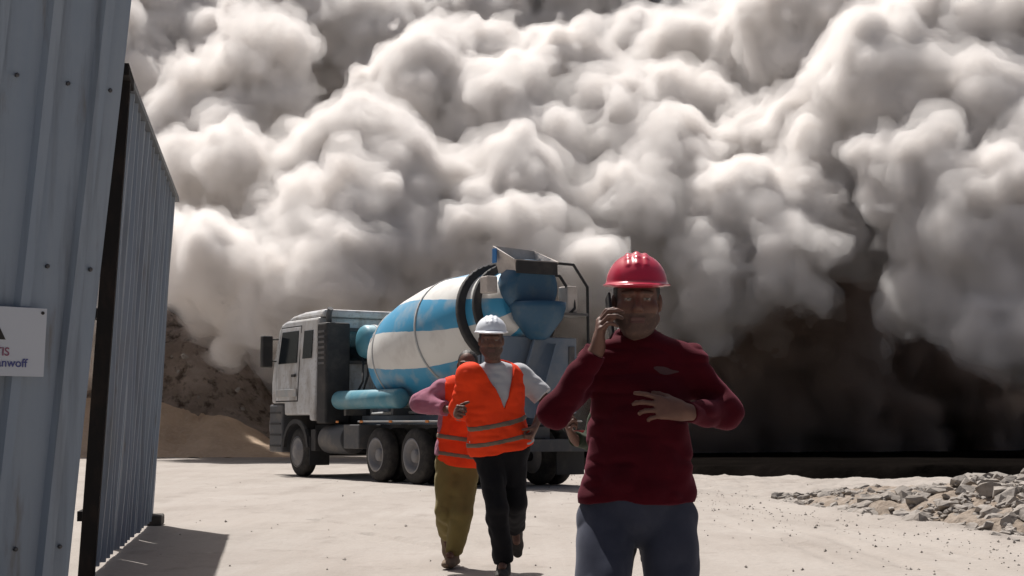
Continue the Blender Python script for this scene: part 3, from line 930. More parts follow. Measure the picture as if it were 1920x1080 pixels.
tbox('bumper', (0.74, -1.25, 0.50), (1.46, 1.25, 1.54), M_grey, TRUCK, 0.04)
# rear wall of the cab: window with its frame, ribs
rw = tbox('rear_window', (-0.905, -0.55, 2.45), (-0.885, 0.62, 3.08), M_glass, TRUCK, 0.004)
bm = bmesh.new()
for lo, hi in (((-0.925, -0.62, 2.38), (-0.883, 0.69, 2.45)), ((-0.925, -0.62, 3.08), (-0.883, 0.69, 3.15)), ((-0.925, -0.62, 2.452), (-0.883, -0.552, 3.078)), ((-0.925, 0.622, 2.452), (-0.883, 0.69, 3.078))):
    add_box(bm, lo, hi)
finish('frame', bm, M_grey, rw)
# air intake stack and kit behind the cab
bm = bmesh.new(); add_box(bm, (-1.42, 0.66, 1.12), (-0.96, 1.22, 3.22)); st = tpart('air_intake', bm, M_dark, TRUCK, 0.04)
bm = bmesh.new()
for k in range(7): add_box(bm, (-1.36, 1.222, 2.35 + k * 0.11), (-1.02, 1.235, 2.40 + k * 0.11))
finish('grille', bm, M_grey, st)
bm = bmesh.new(); add_box(bm, (-1.30, -1.15, 1.12), (-0.96, 0.60, 1.75)); tpart('radiator_box', bm, M_dark, TRUCK, 0.03)
bm = bmesh.new(); add_box(bm, (-1.77, 0.16, 1.12), (-1.63, 0.30, 2.50)); tpart('tank_pillar', bm, M_lgrey, TRUCK, 0.01)
bm = bmesh.new(); add_box(bm, (-1.77, -0.40, 1.12), (-1.63, -0.26, 2.50)); tpart('tank_pillar', bm, M_lgrey, TRUCK, 0.01)
bm = bmesh.new()
add_lathe(bm, [(0, 0.02), (0.02, 0.20), (0.07, 0.31), (0.14, 0.35), (1.06, 0.35), (1.13, 0.31), (1.18, 0.20), (1.20, 0.02)], (-1.70, 0.60, 2.82), (0, -1, 0), 28)
tk = tpart('water_tank', bm, M_teal, TRUCK)
for y in (0.30, -0.25):
    bm = bmesh.new(); add_lathe(bm, [(0, 0.345), (0, 0.362), (0.06, 0.362), (0.06, 0.345)], (-1.70, y, 2.82), (0, -1, 0), 28); finish('band', bm, M_lgrey, tk)
# drum pedestals, subframe
bm = bmesh.new()
for y in (0.45, -0.45): add_box(bm, (-7.35, y - 0.06, 1.104), (-1.7, y + 0.06, 1.28))
tpart('subframe', bm, M_steelblue, TRUCK)
bm = bmesh.new()
add_box(bm, (-2.75, -0.45, 1.284), (-2.25, 0.45, 2.1)); tpart('front_pedestal', bm, M_steelblue, TRUCK, 0.03)
bm = bmesh.new()
for s_ in (1, -1):
    a = [(-6.75, s_ * 0.75, 1.284), (-6.35, s_ * 0.75, 1.284), (-6.42, s_ * 0.60, 2.50), (-6.68, s_ * 0.60, 2.50)]
    b = [(x, y - s_ * 0.16, z) for x, y, z in a]
    va = [bm.verts.new(p) for p in a]; vb = [bm.verts.new(p) for p in b]
    bm.faces.new(va); bm.faces.new(vb[::-1])
    for i in range(4): bm.faces.new((va[i], va[(i + 1) % 4], vb[(i + 1) % 4], vb[i]))
add_box(bm, (-6.66, -0.58, 1.75), (-6.44, 0.58, 1.92))
tpart('rear_pedestal', bm, M_steelblue, TRUCK)
# drum
D0, D1 = Vector((-2.30, 0, 2.24)), Vector((-7.30, 0, 3.26))
DL = (D1 - D0).length
prof = [(0.0, 0.02), (0.02, 0.30), (0.10, 0.55), (0.24, 0.76), (0.55, 0.97), (1.0, 1.08), (1.6, 1.14), (2.3, 1.15), (2.9, 1.11), (3.6, 1.00), (4.3, 0.86), (4.75, 0.72), (DL - 0.05, 0.56), (DL, 0.50)]
bm = bmesh.new()
# built along its own x so that the stripes follow its axis
add_lathe(bm, prof, (0, 0, 0), (-1, 0, 0), 56)
drum = tpart('drum', bm, drum_material(), TRUCK)
q = Vector((-1, 0, 0)).rotation_difference((D1 - D0).normalized())
drum.rotation_mode = 'QUATERNION'; drum.rotation_quaternion = q; drum.location = D0
def ring(name, t, r0, r1, w, m):
    bm = bmesh.new(); add_lathe(bm, [(t, r0), (t, r1), (t + w, r1), (t + w, r0)], (0, 0, 0), (-1, 0, 0), 48, caps=False)
    return finish(name, bm, m, drum)
ring('roller_ring', 4.22, 0.82, 0.985, 0.12, M_dark)
ring('roller_ring', 4.62, 0.72, 0.87, 0.10, M_dark)
ring('weld_seam', 0.98, 1.06, 1.09, 0.05, M_lgrey)
ring('weld_seam', 2.86, 1.09, 1.128, 0.05, M_lgrey)
# round white emblem with a dark centre line on the drum's front cone
bm = bmesh.new()
Rr = 1.03; tE = 0.70; aE = R(52)
for k in range(28):
    def pt(rad, ang):
        t = tE + rad * math.cos(ang); a = aE + rad * math.sin(ang) / Rr
        r = float(np.interp(t, [p[0] for p in prof], [p[1] for p in prof])) + 0.006
        return Vector((-t, r * math.sin(a), r * math.cos(a)))
    a0, a1 = 2 * math.pi * k / 28, 2 * math.pi * (k + 1) / 28
    for r0, r1 in ((0.20, 0.27), (0.06, 0.13)):
        bm.faces.new([bm.verts.new(pt(r0, a0)), bm.verts.new(pt(r1, a0)), bm.verts.new(pt(r1, a1)), bm.verts.new(pt(r0, a1))])
bmesh.ops.remove_doubles(bm, verts=bm.verts, dist=1e-4)
finish('emblem', bm, M_cab, drum)
# charging hopper, mouth and collector at the rear
def cone(name, o, d, prof_, m, n=32, parent=TRUCK, caps=True, sq=1.0):
    bm = bmesh.new(); add_lathe(bm, prof_, o, d, n, caps=caps)
    return finish(name, bm, m, parent)
# throat of the drum and the closed blue rear housing
hop = cone('discharge_housing', (-7.15, 0.02, 3.54), (-1, 0, -0.05), [(-0.25, 0.30), (-0.10, 0.46), (0.12, 0.52), (0.40, 0.50), (0.46, 0.40)], M_navy)
# charging hopper above it: open pan with a dark mouth and a high dusty back
bm = bmesh.new()
lo = [(-7.58, -0.36, 3.80), (-7.58, 0.42, 3.80), (-7.00, 0.42, 3.80), (-7.00, -0.36, 3.80)]
hi = [(-7.66, -0.44, 4.00), (-7.66, 0.50, 4.00), (-6.94, 0.52, 4.30), (-6.94, -0.38, 4.26)]
th = 0.03
vl = [bm.verts.new(p) for p in lo]; vh = [bm.verts.new(p) for p in hi]
cx, cy = -7.28, 0.02
vli = [bm.verts.new((cx + (p[0] - cx) * 0.93, cy + (p[1] - cy) * 0.93, p[2])) for p in lo]
vhi = [bm.verts.new((cx + (p[0] - cx) * 0.93, cy + (p[1] - cy) * 0.93, p[2])) for p in hi]
for i in range(4):
    j = (i + 1) % 4
    bm.faces.new((vl[i], vl[j], vh[j], vh[i])); bm.faces.new((vli[j], vli[i], vhi[i], vhi[j]))
    bm.faces.new((vh[i], vh[j], vhi[j], vhi[i])); bm.faces.new((vli[i], vli[j], vl[j], vl[i]))
hp = tpart('charging_hopper', bm, M_cake, TRUCK)
bm = bmesh.new(); add_box(bm, (-7.68, -0.40, 3.76), (-7.63, 0.45, 3.98)); finish('rubber_apron', bm, M_dark, hp, 0.004)
bm = bmesh.new(); add_box(bm, (-7.14, 0.54, 3.98), (-7.00, 0.56, 4.24)); finish('side_plate', bm, mat('bright_blue_paint', (0.02, 0.16, 0.42), 0.5), hp, 0.004)
# collector funnel under the housing
cone('discharge_collector', (-7.55, -0.06, 3.26), (0, 0, -1), [(0.0, 0.46), (0.0, 0.50), (0.10, 0.50), (0.30, 0.44), (0.62, 0.20), (0.66, 0.13)], M_navy, 32)
bm = bmesh.new(); add_box(bm, (-7.45, -0.98, 3.12), (-7.15, -0.76, 3.60)); tpart('chute_guard', bm, M_cake, TRUCK, 0.02)
bm = bmesh.new(); add_box(bm, (-7.30, 0.62, 3.42), (-7.05, 0.84, 3.72)); tpart('chute_guard', bm, M_cake, TRUCK, 0.02)
# folded chute hanging down the rear, half pipe
bm = bmesh.new()
A, B = Vector((-7.58, -0.22, 2.62)), Vector((-7.72, 0.30, 1.30))
d = (B - A).normalized(); u = Vector((1, 0, 0)); u = (u - d * u.dot(d)).normalized(); w_ = d.cross(u)
rows = []
for p in (A, B):
    for rr in (0.24, 0.215):
        rows.append([bm.verts.new(p + (u * math.cos(t) + w_ * math.sin(t)) * rr) for t in np.linspace(-1.6, 1.6, 13)])
for k in range(12):
    bm.faces.new((rows[0][k], rows[0][k + 1], rows[2][k + 1], rows[2][k])); bm.faces.new((rows[1][k + 1], rows[1][k], rows[3][k], rows[3][k + 1]))
    bm.faces.new((rows[0][k + 1], rows[0][k], rows[1][k], rows[1][k + 1])); bm.faces.new((rows[2][k], rows[2][k + 1], rows[3][k + 1], rows[3][k]))
for k in (0, 12): bm.faces.new((rows[0][k], rows[2][k], rows[3][k], rows[1][k]))
tpart('chute', bm, M_steelblue, TRUCK)
# rear body plate with lamps, bumper, mudflaps
rp = tbox('rear_plate', (-7.42, -0.98, 1.30), (-7.34, 0.98, 2.66), M_steelblue, TRUCK, 0.02)
for s_ in (1, -1):
    bm = bmesh.new(); add_box(bm, (-7.445, s_ * 0.86 - 0.06, 2.0), (-7.344, s_ * 0.86 + 0.06, 2.5)); finish('upright_rib', bm, M_grey, rp, 0.004)
tbox('rear_bumper', (-7.50, -1.2, 0.62), (-7.36, 1.2, 0.84), M_grey, TRUCK, 0.01)
for s_ in (1, -1):
    tbox('tail_light', (-7.53, s_ * 0.95 - 0.18, 0.88), (-7.46, s_ * 0.95 + 0.18, 1.0), M_redlamp, TRUCK, 0.006)
    tbox('mudflap', (-7.28, s_ * 0.93 - 0.30, 0.20), (-7.25, s_ * 0.93 + 0.30, 0.85), M_dark, TRUCK, 0.004)
# ladder rails and platform at the right rear
for y, off in ((-0.86, 0.0), (-1.16, 0.0)):
    bm = bmesh.new()
    zt = 4.02 if y < -1 else 3.80
    add_tube(bm, [(-7.35, -0.42, zt), (-7.38, y + 0.22, zt - 0.02), (-7.42, y - 0.06, zt - 0.42), (-7.45, y - 0.06, 3.2 if y > -1 else 2.0), (-7.45, y + 0.05, 3.1 if y > -1 else 1.6)], 0.028, 8)
    tpart('handrail', bm, M_dark, TRUCK)
tbox('platform', (-7.55, -1.15, 3.06), (-7.05, -0.55, 3.11), M_grey, TRUCK, 0.004)
# left side: long pale blue tank, guard rail, tool box, fuel tank
bm = bmesh.new()
add_lathe(bm, [(0, 0.02), (0.01, 0.14), (0.05, 0.19), (2.75, 0.19), (2.79, 0.14), (2.80, 0.02)], (-1.55, 0.98, 1.60), (-1, 0, 0), 24)
tpart('side_tank', bm, M_teal, TRUCK)
tbox('tank_bracket', (-1.9, 0.52, 1.284), (-1.8, 0.98, 1.42), M_grey, TRUCK, 0.006)
tbox('tank_bracket', (-4.0, 0.52, 1.284), (-3.9, 0.98, 1.42), M_grey, TRUCK, 0.006)
for s_ in (1, -1):
    bm = bmesh.new()
    add_box(bm, (-7.2, s_ * 0.93 - 0.32, 1.145), (-3.0, s_ * 0.93 + 0.32, 1.175)); tpart('mudguard', bm, M_lgrey, TRUCK, 0.006)
    bm = bmesh.new(); add_lathe(bm, [(0, 0.02), (0.0, 0.30), (1.1, 0.30), (1.1, 0.02)], (-1.0 if s_ > 0 else -1.2, s_ * 0.90, 0.80), (-1, 0, 0), 24)
    tpart('fuel_tank', bm, M_grey, TRUCK, 0.02)
    tbox('tool_box', (-2.95, s_ * 0.95 - 0.25, 0.62), (-2.25, s_ * 0.95 + 0.25, 1.10), M_grey, TRUCK, 0.02)
    bm = bmesh.new(); add_box(bm, (-0.94, s_ * 1.0 - 0.22, 0.55), (-0.70, s_ * 1.0 + 0.22, 1.00)); tpart('cab_step', bm, M_dark, TRUCK, 0.02)
# wheels
def make_wheel(dual):
    bm = bmesh.new()
    Rw, w = 0.52, 0.30
    t = [(-w / 2, 0.30), (-w / 2 + 0.01, 0.42), (-w / 2 + 0.05, 0.50), (-w / 2 + 0.08, Rw), (w / 2 - 0.08, Rw), (w / 2 - 0.05, 0.50), (w / 2 - 0.01, 0.42), (w / 2, 0.30)]
    add_lathe(bm, t, (0, 0, 0), (0, 1, 0), 36, caps=False)
    if dual:
        add_lathe(bm, t, (0, -0.33, 0), (0, 1, 0), 36, caps=False)
    ty = finish('wheel', bm, M_tyre)
    bm = bmesh.new()
    if dual:   # deep dish
        add_lathe(bm, [(-0.52, 0.02), (-0.50, 0.31), (w / 2 - 0.02, 0.31), (w / 2 + 0.004, 0.33), (w / 2, 0.29), (0.0, 0.26), (-0.06, 0.13), (0.10, 0.12), (0.12, 0.02)], (0, 0, 0), (0, 1, 0), 32)
    else:
        add_lathe(bm, [(-w / 2, 0.02), (-w / 2, 0.31), (w / 2 - 0.02, 0.31), (w / 2 + 0.004, 0.33), (w / 2 - 0.01, 0.28), (w / 2 - 0.04, 0.20), (w / 2 + 0.05, 0.14), (w / 2 + 0.07, 0.02)], (0, 0, 0), (0, 1, 0), 32)
    rim = finish('rim', bm, M_rim, ty)
    return ty, rim
protos = {False: make_wheel(False), True: make_wheel(True)}
first = {False: True, True: True}
for x, dual in ((0.0, False), (-3.72, True), (-5.20, True), (-6.55, True)):
    for s_ in (1, -1):
        ty, rim = protos[dual]
        if first[dual]:
            first[dual] = False
        else:
            t2 = ty.copy(); COL.objects.link(t2)
            r2 = rim.copy(); COL.objects.link(r2); r2.parent = t2
            ty = t2
        ty.parent = TRUCK
        ty.location = (x, s_ * 1.06, 0.52)
        ty.rotation_euler = (0, 0, 0 if s_ > 0 else math.pi)
    bm = bmesh.new(); add_lathe(bm, [(0, 0.08), (1.6, 0.08)], (x, 0.8, 0.52), (0, -1, 0), 14); tpart('axle', bm, M_dark, TRUCK)

# side markers, hoses, exhaust, splashes of set concrete
M_amber = mat('amber_marker', (0.55, 0.18, 0.02), 0.35)
for s_ in (1, -1):
    for x in (-2.1, -3.2, -4.45, -5.9):
        bm = bmesh.new(); add_box(bm, (x - 0.06, s_ * 1.262, 1.135), (x + 0.06, s_ * 1.275, 1.175)); tpart('side_marker', bm, M_amber, TRUCK, 0.003)
for y, dz in ((0.36, 0.0), (0.48, 0.12)):
    bm = bmesh.new(); add_tube(bm, [(-1.66, y, 2.50), (-1.95, y + 0.15, 2.1 - dz), (-1.9, y + 0.25, 1.75), (-1.75, y + 0.35, 1.6)], 0.025, 8); tpart('hose', bm, M_dark, TRUCK)
bm = bmesh.new(); add_tube(bm, [(-1.18, 1.05, 3.20), (-1.18, 1.05, 3.42), (-1.26, 1.05, 3.52)], 0.06, 12); tpart('exhaust_pipe', bm, M_grey, TRUCK)
bm = bmesh.new(); add_box(bm, (-0.70, 0.78, 0.25), (-0.68, 1.24, 0.85)); tpart('mudflap', bm, M_dark, TRUCK, 0.003)
bm = bmesh.new(); add_tube(bm, [(-2.4, 0.62, 1.32), (-6.3, 0.62, 1.36)], 0.03, 8); tpart('water_pipe', bm, M_lgrey, TRUCK)
for k, (z0, z1) in enumerate(((0.62, 0.66), (0.86, 0.90), (1.10, 1.14), (1.34, 1.38))):
    bm = bmesh.new(); add_box(bm, (0.80, 1.252, z0), (1.40, 1.262, z1)); tpart('bumper_rib', bm, M_dark, TRUCK, 0.002)
# ---------------------------------------------------------------- people
M_skin = mat('tanned_skin', (0.115, 0.057, 0.042), 0.55, spec=0.35, noise=[(18, (0.155, 0.078, 0.057), 0.45, 0.75, (1, 1, 1))])
M_beard = mat('dark_beard_stubble', (0.075, 0.043, 0.034), 0.8, noise=[(60, (0.12, 0.068, 0.052), 0.5, 0.7, (1, 1, 1))])
M_lip = mat('lip_skin', (0.10, 0.042, 0.035), 0.5)
M_eyew = mat('eye_white', (0.16, 0.145, 0.13), 0.3)
M_iris = mat('eye_iris', (0.02, 0.012, 0.008), 0.15)
M_hair = mat('dark_hair', (0.014, 0.011, 0.010), 0.6, bump=(60, 0.6, 0.01))
def cloth(name, c, c2=None, rough=0.92):
    return mat(name, c, rough, spec=0.12, noise=[(5, c2 or tuple(v * 0.75 for v in c), 0.42, 0.75, (1, 1, 1))], bump=(260, 0.25, 0.003), sheen=0.35)

def frame(f, u):
    f, u = Vector(f).normalized(), Vector(u).normalized()
    l = u.cross(f).normalized()            # the person's own left
    f = l.cross(u).normalized()
    return f, u, l
def m3(a, b, c):
    return np.array([[a[i], b[i], c[i]] for i in range(3)])

def add_head(F, c, f, u, s=1.0):
    f, u, l = frame(f, u)
    A = m3(l, f, u)
    P = lambda x, y, z: np.array(c + (l * x + f * y + u * z) * s)
    F.ell(P(0, -0.012, 0.030), (0.076 * s, 0.096 * s, 0.092 * s), A, 0.01)
    F.ell(P(0, 0.028, -0.040), (0.061 * s, 0.064 * s, 0.078 * s), A, 0.03 * s)
    F.ell(P(0, 0.062, -0.098), (0.030 * s, 0.024 * s, 0.022 * s), A, 0.03 * s)
    for q in (1, -1):
        F.ell(P(0.046 * q, 0.056, -0.026), (0.026 * s, 0.026 * s, 0.022 * s), A, 0.02 * s)       # cheek
        F.cap(P(0.058 * q, 0.0, -0.058), P(0.022 * q, 0.056, -0.102), 0.020 * s, 0.016 * s, 0.03 * s)  # jaw
        F.ell(P(0.032 * q, 0.092, 0.006), (0.019 * s, 0.016 * s, 0.011 * s), A, 0.008 * s, cut=True)   # socket
        F.sphere(P(0.032 * q, 0.072, 0.005), 0.0135 * s, 0.002)
        F.cap(P(0.014 * q, 0.090, 0.024), P(0.052 * q, 0.074, 0.024), 0.009 * s, 0.007 * s, 0.012 * s)  # brow
        F.ell(P(0.079 * q, -0.008, -0.004), (0.010 * s, 0.020 * s, 0.032 * s), A, 0.008 * s)     # ear
        F.sphere(P(0.012 * q, 0.098, -0.034), 0.009 * s, 0.008 * s)                                # nostril wing
    F.cap(P(0, 0.086, 0.016), P(0, 0.108, -0.028), 0.009 * s, 0.012 * s, 0.012 * s)
    F.cap(P(-0.020, 0.086, -0.064), P(0.020, 0.086, -0.064), 0.007 * s, 0.007 * s, 0.006 * s)
    F.cap(P(-0.018, 0.085, -0.078), P(0.018, 0.085, -0.078), 0.008 * s, 0.008 * s, 0.006 * s)
    F.cap(P(-0.024, 0.094, -0.071), P(0.024, 0.094, -0.071), 0.003 * s, 0.003 * s, 0.004 * s, cut=True)
    return dict(P=P, s=s, f=f, u=u, l=l, c=Vector(c))

def add_hand(F, w, d, n, right, curls, s=1.0, thumb=(0.5, 0.6), spread=0.10, k=0.010, thumb_curl=0.5):
    """w wrist, d direction of the knuckles, n out of the palm; curls = bend at the three joints of index..little finger"""
    d = Vector(d).normalized(); n = Vector(n); n = (n - d * n.dot(d)).normalized()
    t = d.cross(n) if right else n.cross(d)          # towards the thumb
    w = Vector(w)
    kn = []
    for i, (o, L) in enumerate(((0.030, 0.092), (0.010, 0.096), (-0.011, 0.090), (-0.030, 0.080))):
        a = w + t * (o * 0.55 * s) + d * 0.012 * s
        b = w + d * L * s + t * o * s - n * 0.004 * s
        F.cap(a, b, 0.0145 * s, 0.0115 * s, k * 1.4)
        kn.append(b)
    F.cap(w - d * 0.03 * s, w + d * 0.03 * s, 0.024 * s, 0.026 * s, 0.02 * s, flat=(n, 0.72))
    for i, (L, r) in enumerate((((0.044, 0.026, 0.021), 0.0092), ((0.049, 0.030, 0.022), 0.0095), ((0.045, 0.028, 0.021), 0.0090), ((0.035, 0.021, 0.019), 0.0080))):
        p = kn[i]; a = 0.0
        sp = (1.5 - i) * spread
        dd0 = (d + t * sp).normalized()
        for j in range(3):
            a += curls[i][j]
            dd = dd0 * math.cos(a) + n * math.sin(a)
            q = p + dd * L[j] * s
            F.cap(p, q, (r - 0.0006 * j) * s, (r - 0.0006 * (j + 1)) * s, 0.004 * s)
            p = q
    # thumb leaves the side of the palm near its base
    p = w + d * 0.022 * s + t * 0.022 * s
    td = (t * thumb[0] + d * thumb[1] + n * 0.35).normalized()
    q = p + td * 0.045 * s
    F.cap(p, q, 0.017 * s, 0.0125 * s, k * 1.5)
    td2 = (td + n * thumb_curl + d * 0.25).normalized()
    p2 = q + td2 * 0.034 * s
    F.cap(q, p2, 0.0118 * s, 0.0105 * s, 0.004 * s)
    td3 = (td2 + n * thumb_curl * 0.6).normalized()
    F.cap(p2, p2 + td3 * 0.026 * s, 0.0105 * s, 0.0085 * s, 0.004 * s)

def torso(F, J, off=0.0, k=0.06, s=1.0, fac=(0.86, 0.74, 0.80)):
    """chest, belly and hips between the spine joints of J"""
    sh = (J['shR'] + J['shL']) / 2
    f, u, l = frame(J['face'], J['neck'] - J['waist'])
    ls = (J['shL'] - J['shR']).normalized()
    A = m3(ls, ls.cross(u) * -1, u)
    w = (J['shL'] - J['shR']).length / 2
    ch = J['waist'].lerp(J['neck'], 0.55)
    F.ell(np.array(ch), (w * fac[0] + off, 0.112 * s + off, 0.20 * s + off), A, k)
    F.ell(np.array(J['waist'].lerp(J['neck'], 0.12)), (w * fac[1] + off, 0.112 * s + off, 0.17 * s + off), A, k)
    lh = (J['hipL'] - J['hipR']).normalized()
    hp = (J['hipL'] + J['hipR']) / 2
    A2 = m3(lh, lh.cross(u) * -1, u)
    F.ell(np.array(hp + u * 0.06), (w * fac[2] + off, 0.118 * s + off, 0.15 * s + off), A2, k)
    for q in ('shR', 'shL'):
        F.cap(J['neck'] - u * 0.040, J[q] - u * 0.012, 0.060 * s + off, 0.048 * s + off, k)
        F.cap(J['neck'] - u * 0.005, J[q] - u * 0.010, 0.040 * s + off, 0.034 * s + off, k * 0.8)
        F.cap(J['neck'].lerp(J['waist'], 0.45), J[q] - u * 0.03, 0.075 * s + off, 0.044 * s + off, k * 0.7)

def folds(F, amp, sc, seed, cut=1.0):
    near = np.abs(F.F) < amp * 4
    idx = np.nonzero(near)
    P = np.stack(idx, -1).astype(np.float32) * F.h + F.lo.astype(np.float32)
    n = vnoise(P * np.array(sc, np.float32), seed) * 0.65 + vnoise(P * np.array(sc, np.float32) * 2.1 + 7.7, seed + 1) * 0.35
    rg = np.abs(vnoise(P * np.array(sc, np.float32) * np.array((1.3, 1.3, 1.9), np.float32) + 3.1, seed + 2))
    F.F[idx] += amp * n + amp * 0.9 * (0.35 - rg)

def seal(F):
    for a in range(3):
        sl = [slice(None)] * 3
        sl[a] = 0; F.F[tuple(sl)] = 1
        sl[a] = -1; F.F[tuple(sl)] = 1
def to_obj(F, name, m, root, origin):
    seal(F)
    V, Q = F.mesh(name)
    me = mesh_from(name, V - np.array(origin), Q)
    return link_mesh(name, me, m, root)

def bounds(J, pad=0.2):
    pts = np.array([list(v) for k, v in J.items() if k != 'face'])
    return pts.min(0) - pad, pts.max(0) + pad

def paint_head(o, H, origin, beard=True):
    """face regions of the one body mesh: eyes, lips, beard (material slots 1..4)"""
    me = o.data
    n = len(me.polygons)
    C = np.zeros(n * 3, np.float32); me.polygons.foreach_get('center', C)
    C = C.reshape(-1, 3) + np.array(origin, np.float32)
    D = C - np.array(H['c'], np.float32)
    x, y, z = (D @ np.array(H[k], np.float32) / H['s'] for k in 'lfu')
    idx = np.zeros(n, np.int32)
    if beard:
        b = (y > 0.0) & (z < -0.045) & (z > -0.135) & (np.abs(x) < 0.075) & (np.abs(x) > 0.0)
        b &= ~((z > -0.060) & (np.abs(x) < 0.030) & (y > 0.094))
        idx[b] = 1
    side = (np.abs(x) > 0.055) & (y > -0.05) & (y < 0.035) & (z > 0.0) & (z < 0.07)
    idx[side & (np.abs(x) < 0.0775)] = 1
    brow = (y > 0.068) & (np.abs(z - 0.027) < 0.006) & (np.abs(x) > 0.012) & (np.abs(x) < 0.054)
    idx[brow] = 1
    lips = (y > 0.078) & (np.abs(z + 0.071) < 0.010) & (np.abs(x) < 0.024)
    idx[lips] = 2
    for q in (1, -1):
        e = np.sqrt((x - 0.032 * q) ** 2 + (y - 0.072) ** 2 + (z - 0.005) ** 2)
        ev = (e < 0.0150) & (y > 0.072) & (np.abs(z - 0.003) < 0.0035) & (np.abs(x - 0.032 * q) < 0.0125)
        idx[ev] = 3
        idx[ev & (np.hypot(x - 0.032 * q, z - 0.005) < 0.0056)] = 4
    far = (np.abs(D).max(1) > 0.2)
    idx[far] = 0
    me.polygons.foreach_set('material_index', idx)

def hard_hat(name, H, root, origin, m, h=0.004, lift=0.066, peak=0.055, s=1.0):
    """shell with front peak, brim all round and three moulded ridges"""
    f, u, l = H['f'], H['u'], H['l']
    tilt = 0.06
    f2, u2, l2 = frame(f - u * tilt, u + f * tilt)
    c = H['c'] + u * lift * H['s']
    A = m3(l2, f2, u2)
    P = lambda x, y, z: np.array(c + (l2 * x + f2 * y + u2 * z) * s)
    lo, hi = np.array(c) - 0.24, np.array(c) + 0.24
    F = Field(lo, hi, h)
    F.ell(P(0, -0.012, 0.0), (0.106 * s, 0.128 * s, 0.108 * s), A)
    for x, r in ((0, 0.007), (0.030, 0.005), (-0.030, 0.005)):
        for k in range(6):
            a0, a1 = R(38 + k * 18), R(38 + (k + 1) * 18)
            q = lambda a: P(x, -0.012 + 0.124 * math.cos(a) * math.sqrt(max(0, 1 - (x / 0.106) ** 2)), 0.104 * math.sin(a) * math.sqrt(1 - (x / 0.106) ** 2))
            F.cap(q(a0), q(a1), r * s, r * s, 0.012)
    F.plane_cut(np.array(-u2), P(0, 0, -0.002))
    F.ell(P(0, -0.012, -0.004), (0.118 * s, 0.140 * s, 0.0095 * s), A, 0.010)
    F.ell(P(0, 0.062, -0.008), (0.088 * s, peak * 1.45 * s + 0.02, 0.010 * s), A, 0.010)
    # hollow
    F.ell(P(0, -0.012, -0.006), (0.099 * s, 0.121 * s, 0.100 * s), A, 0.003, cut=True)
    return to_obj(F, name, m, root, origin)

def leg(F, J, q, off, rs, to_ankle=1.0, k=0.05, cut=True):
    F.cap(J['hip' + q], J['kn' + q], rs[0] + off, rs[1] + off, k)
    F.cap(J['kn' + q], J['an' + q], rs[1] + off, rs[2] + off, k, cut1=to_ankle)
    # calf
    a, b = J['kn' + q], J['an' + q]
    d = (b - a).normalized()
    back = (J['hip' + q] - a).normalized() * 0.5 + d * 0.5
    F.cap(a + d * 0.06, a.lerp(b, 0.55), rs[1] * 0.9 + off, rs[2] + off, k)

def shoe(F, an, d, up, s=1.0):
    """an ankle, d towards the toe, up away from the sole"""
    d, up = Vector(d).normalized(), Vector(up); up = (up - d * up.dot(d)).normalized()
    l = d.cross(up)
    heel = an - up * 0.052 * s - d * 0.045 * s
    ball = an - up * 0.060 * s + d * 0.115 * s
    toe = an - up * 0.060 * s + d * 0.175 * s
    F.cap(heel, ball, 0.040 * s, 0.046 * s, 0.02, flat=(up, 0.8))
    F.cap(ball, toe, 0.046 * s, 0.036 * s, 0.02, flat=(up, 0.7))
    F.cap(an + up * 0.03 * s, an - up * 0.03 * s + d * 0.03, 0.046 * s, 0.048 * s, 0.03)
    F.cap(an - up * 0.02 * s, ball, 0.040 * s, 0.034 * s, 0.03)
    F.plane_cut(np.array(-up), np.array(an - up * 0.092 * s), np.array(an) - 0.26, np.array(an) + 0.26)

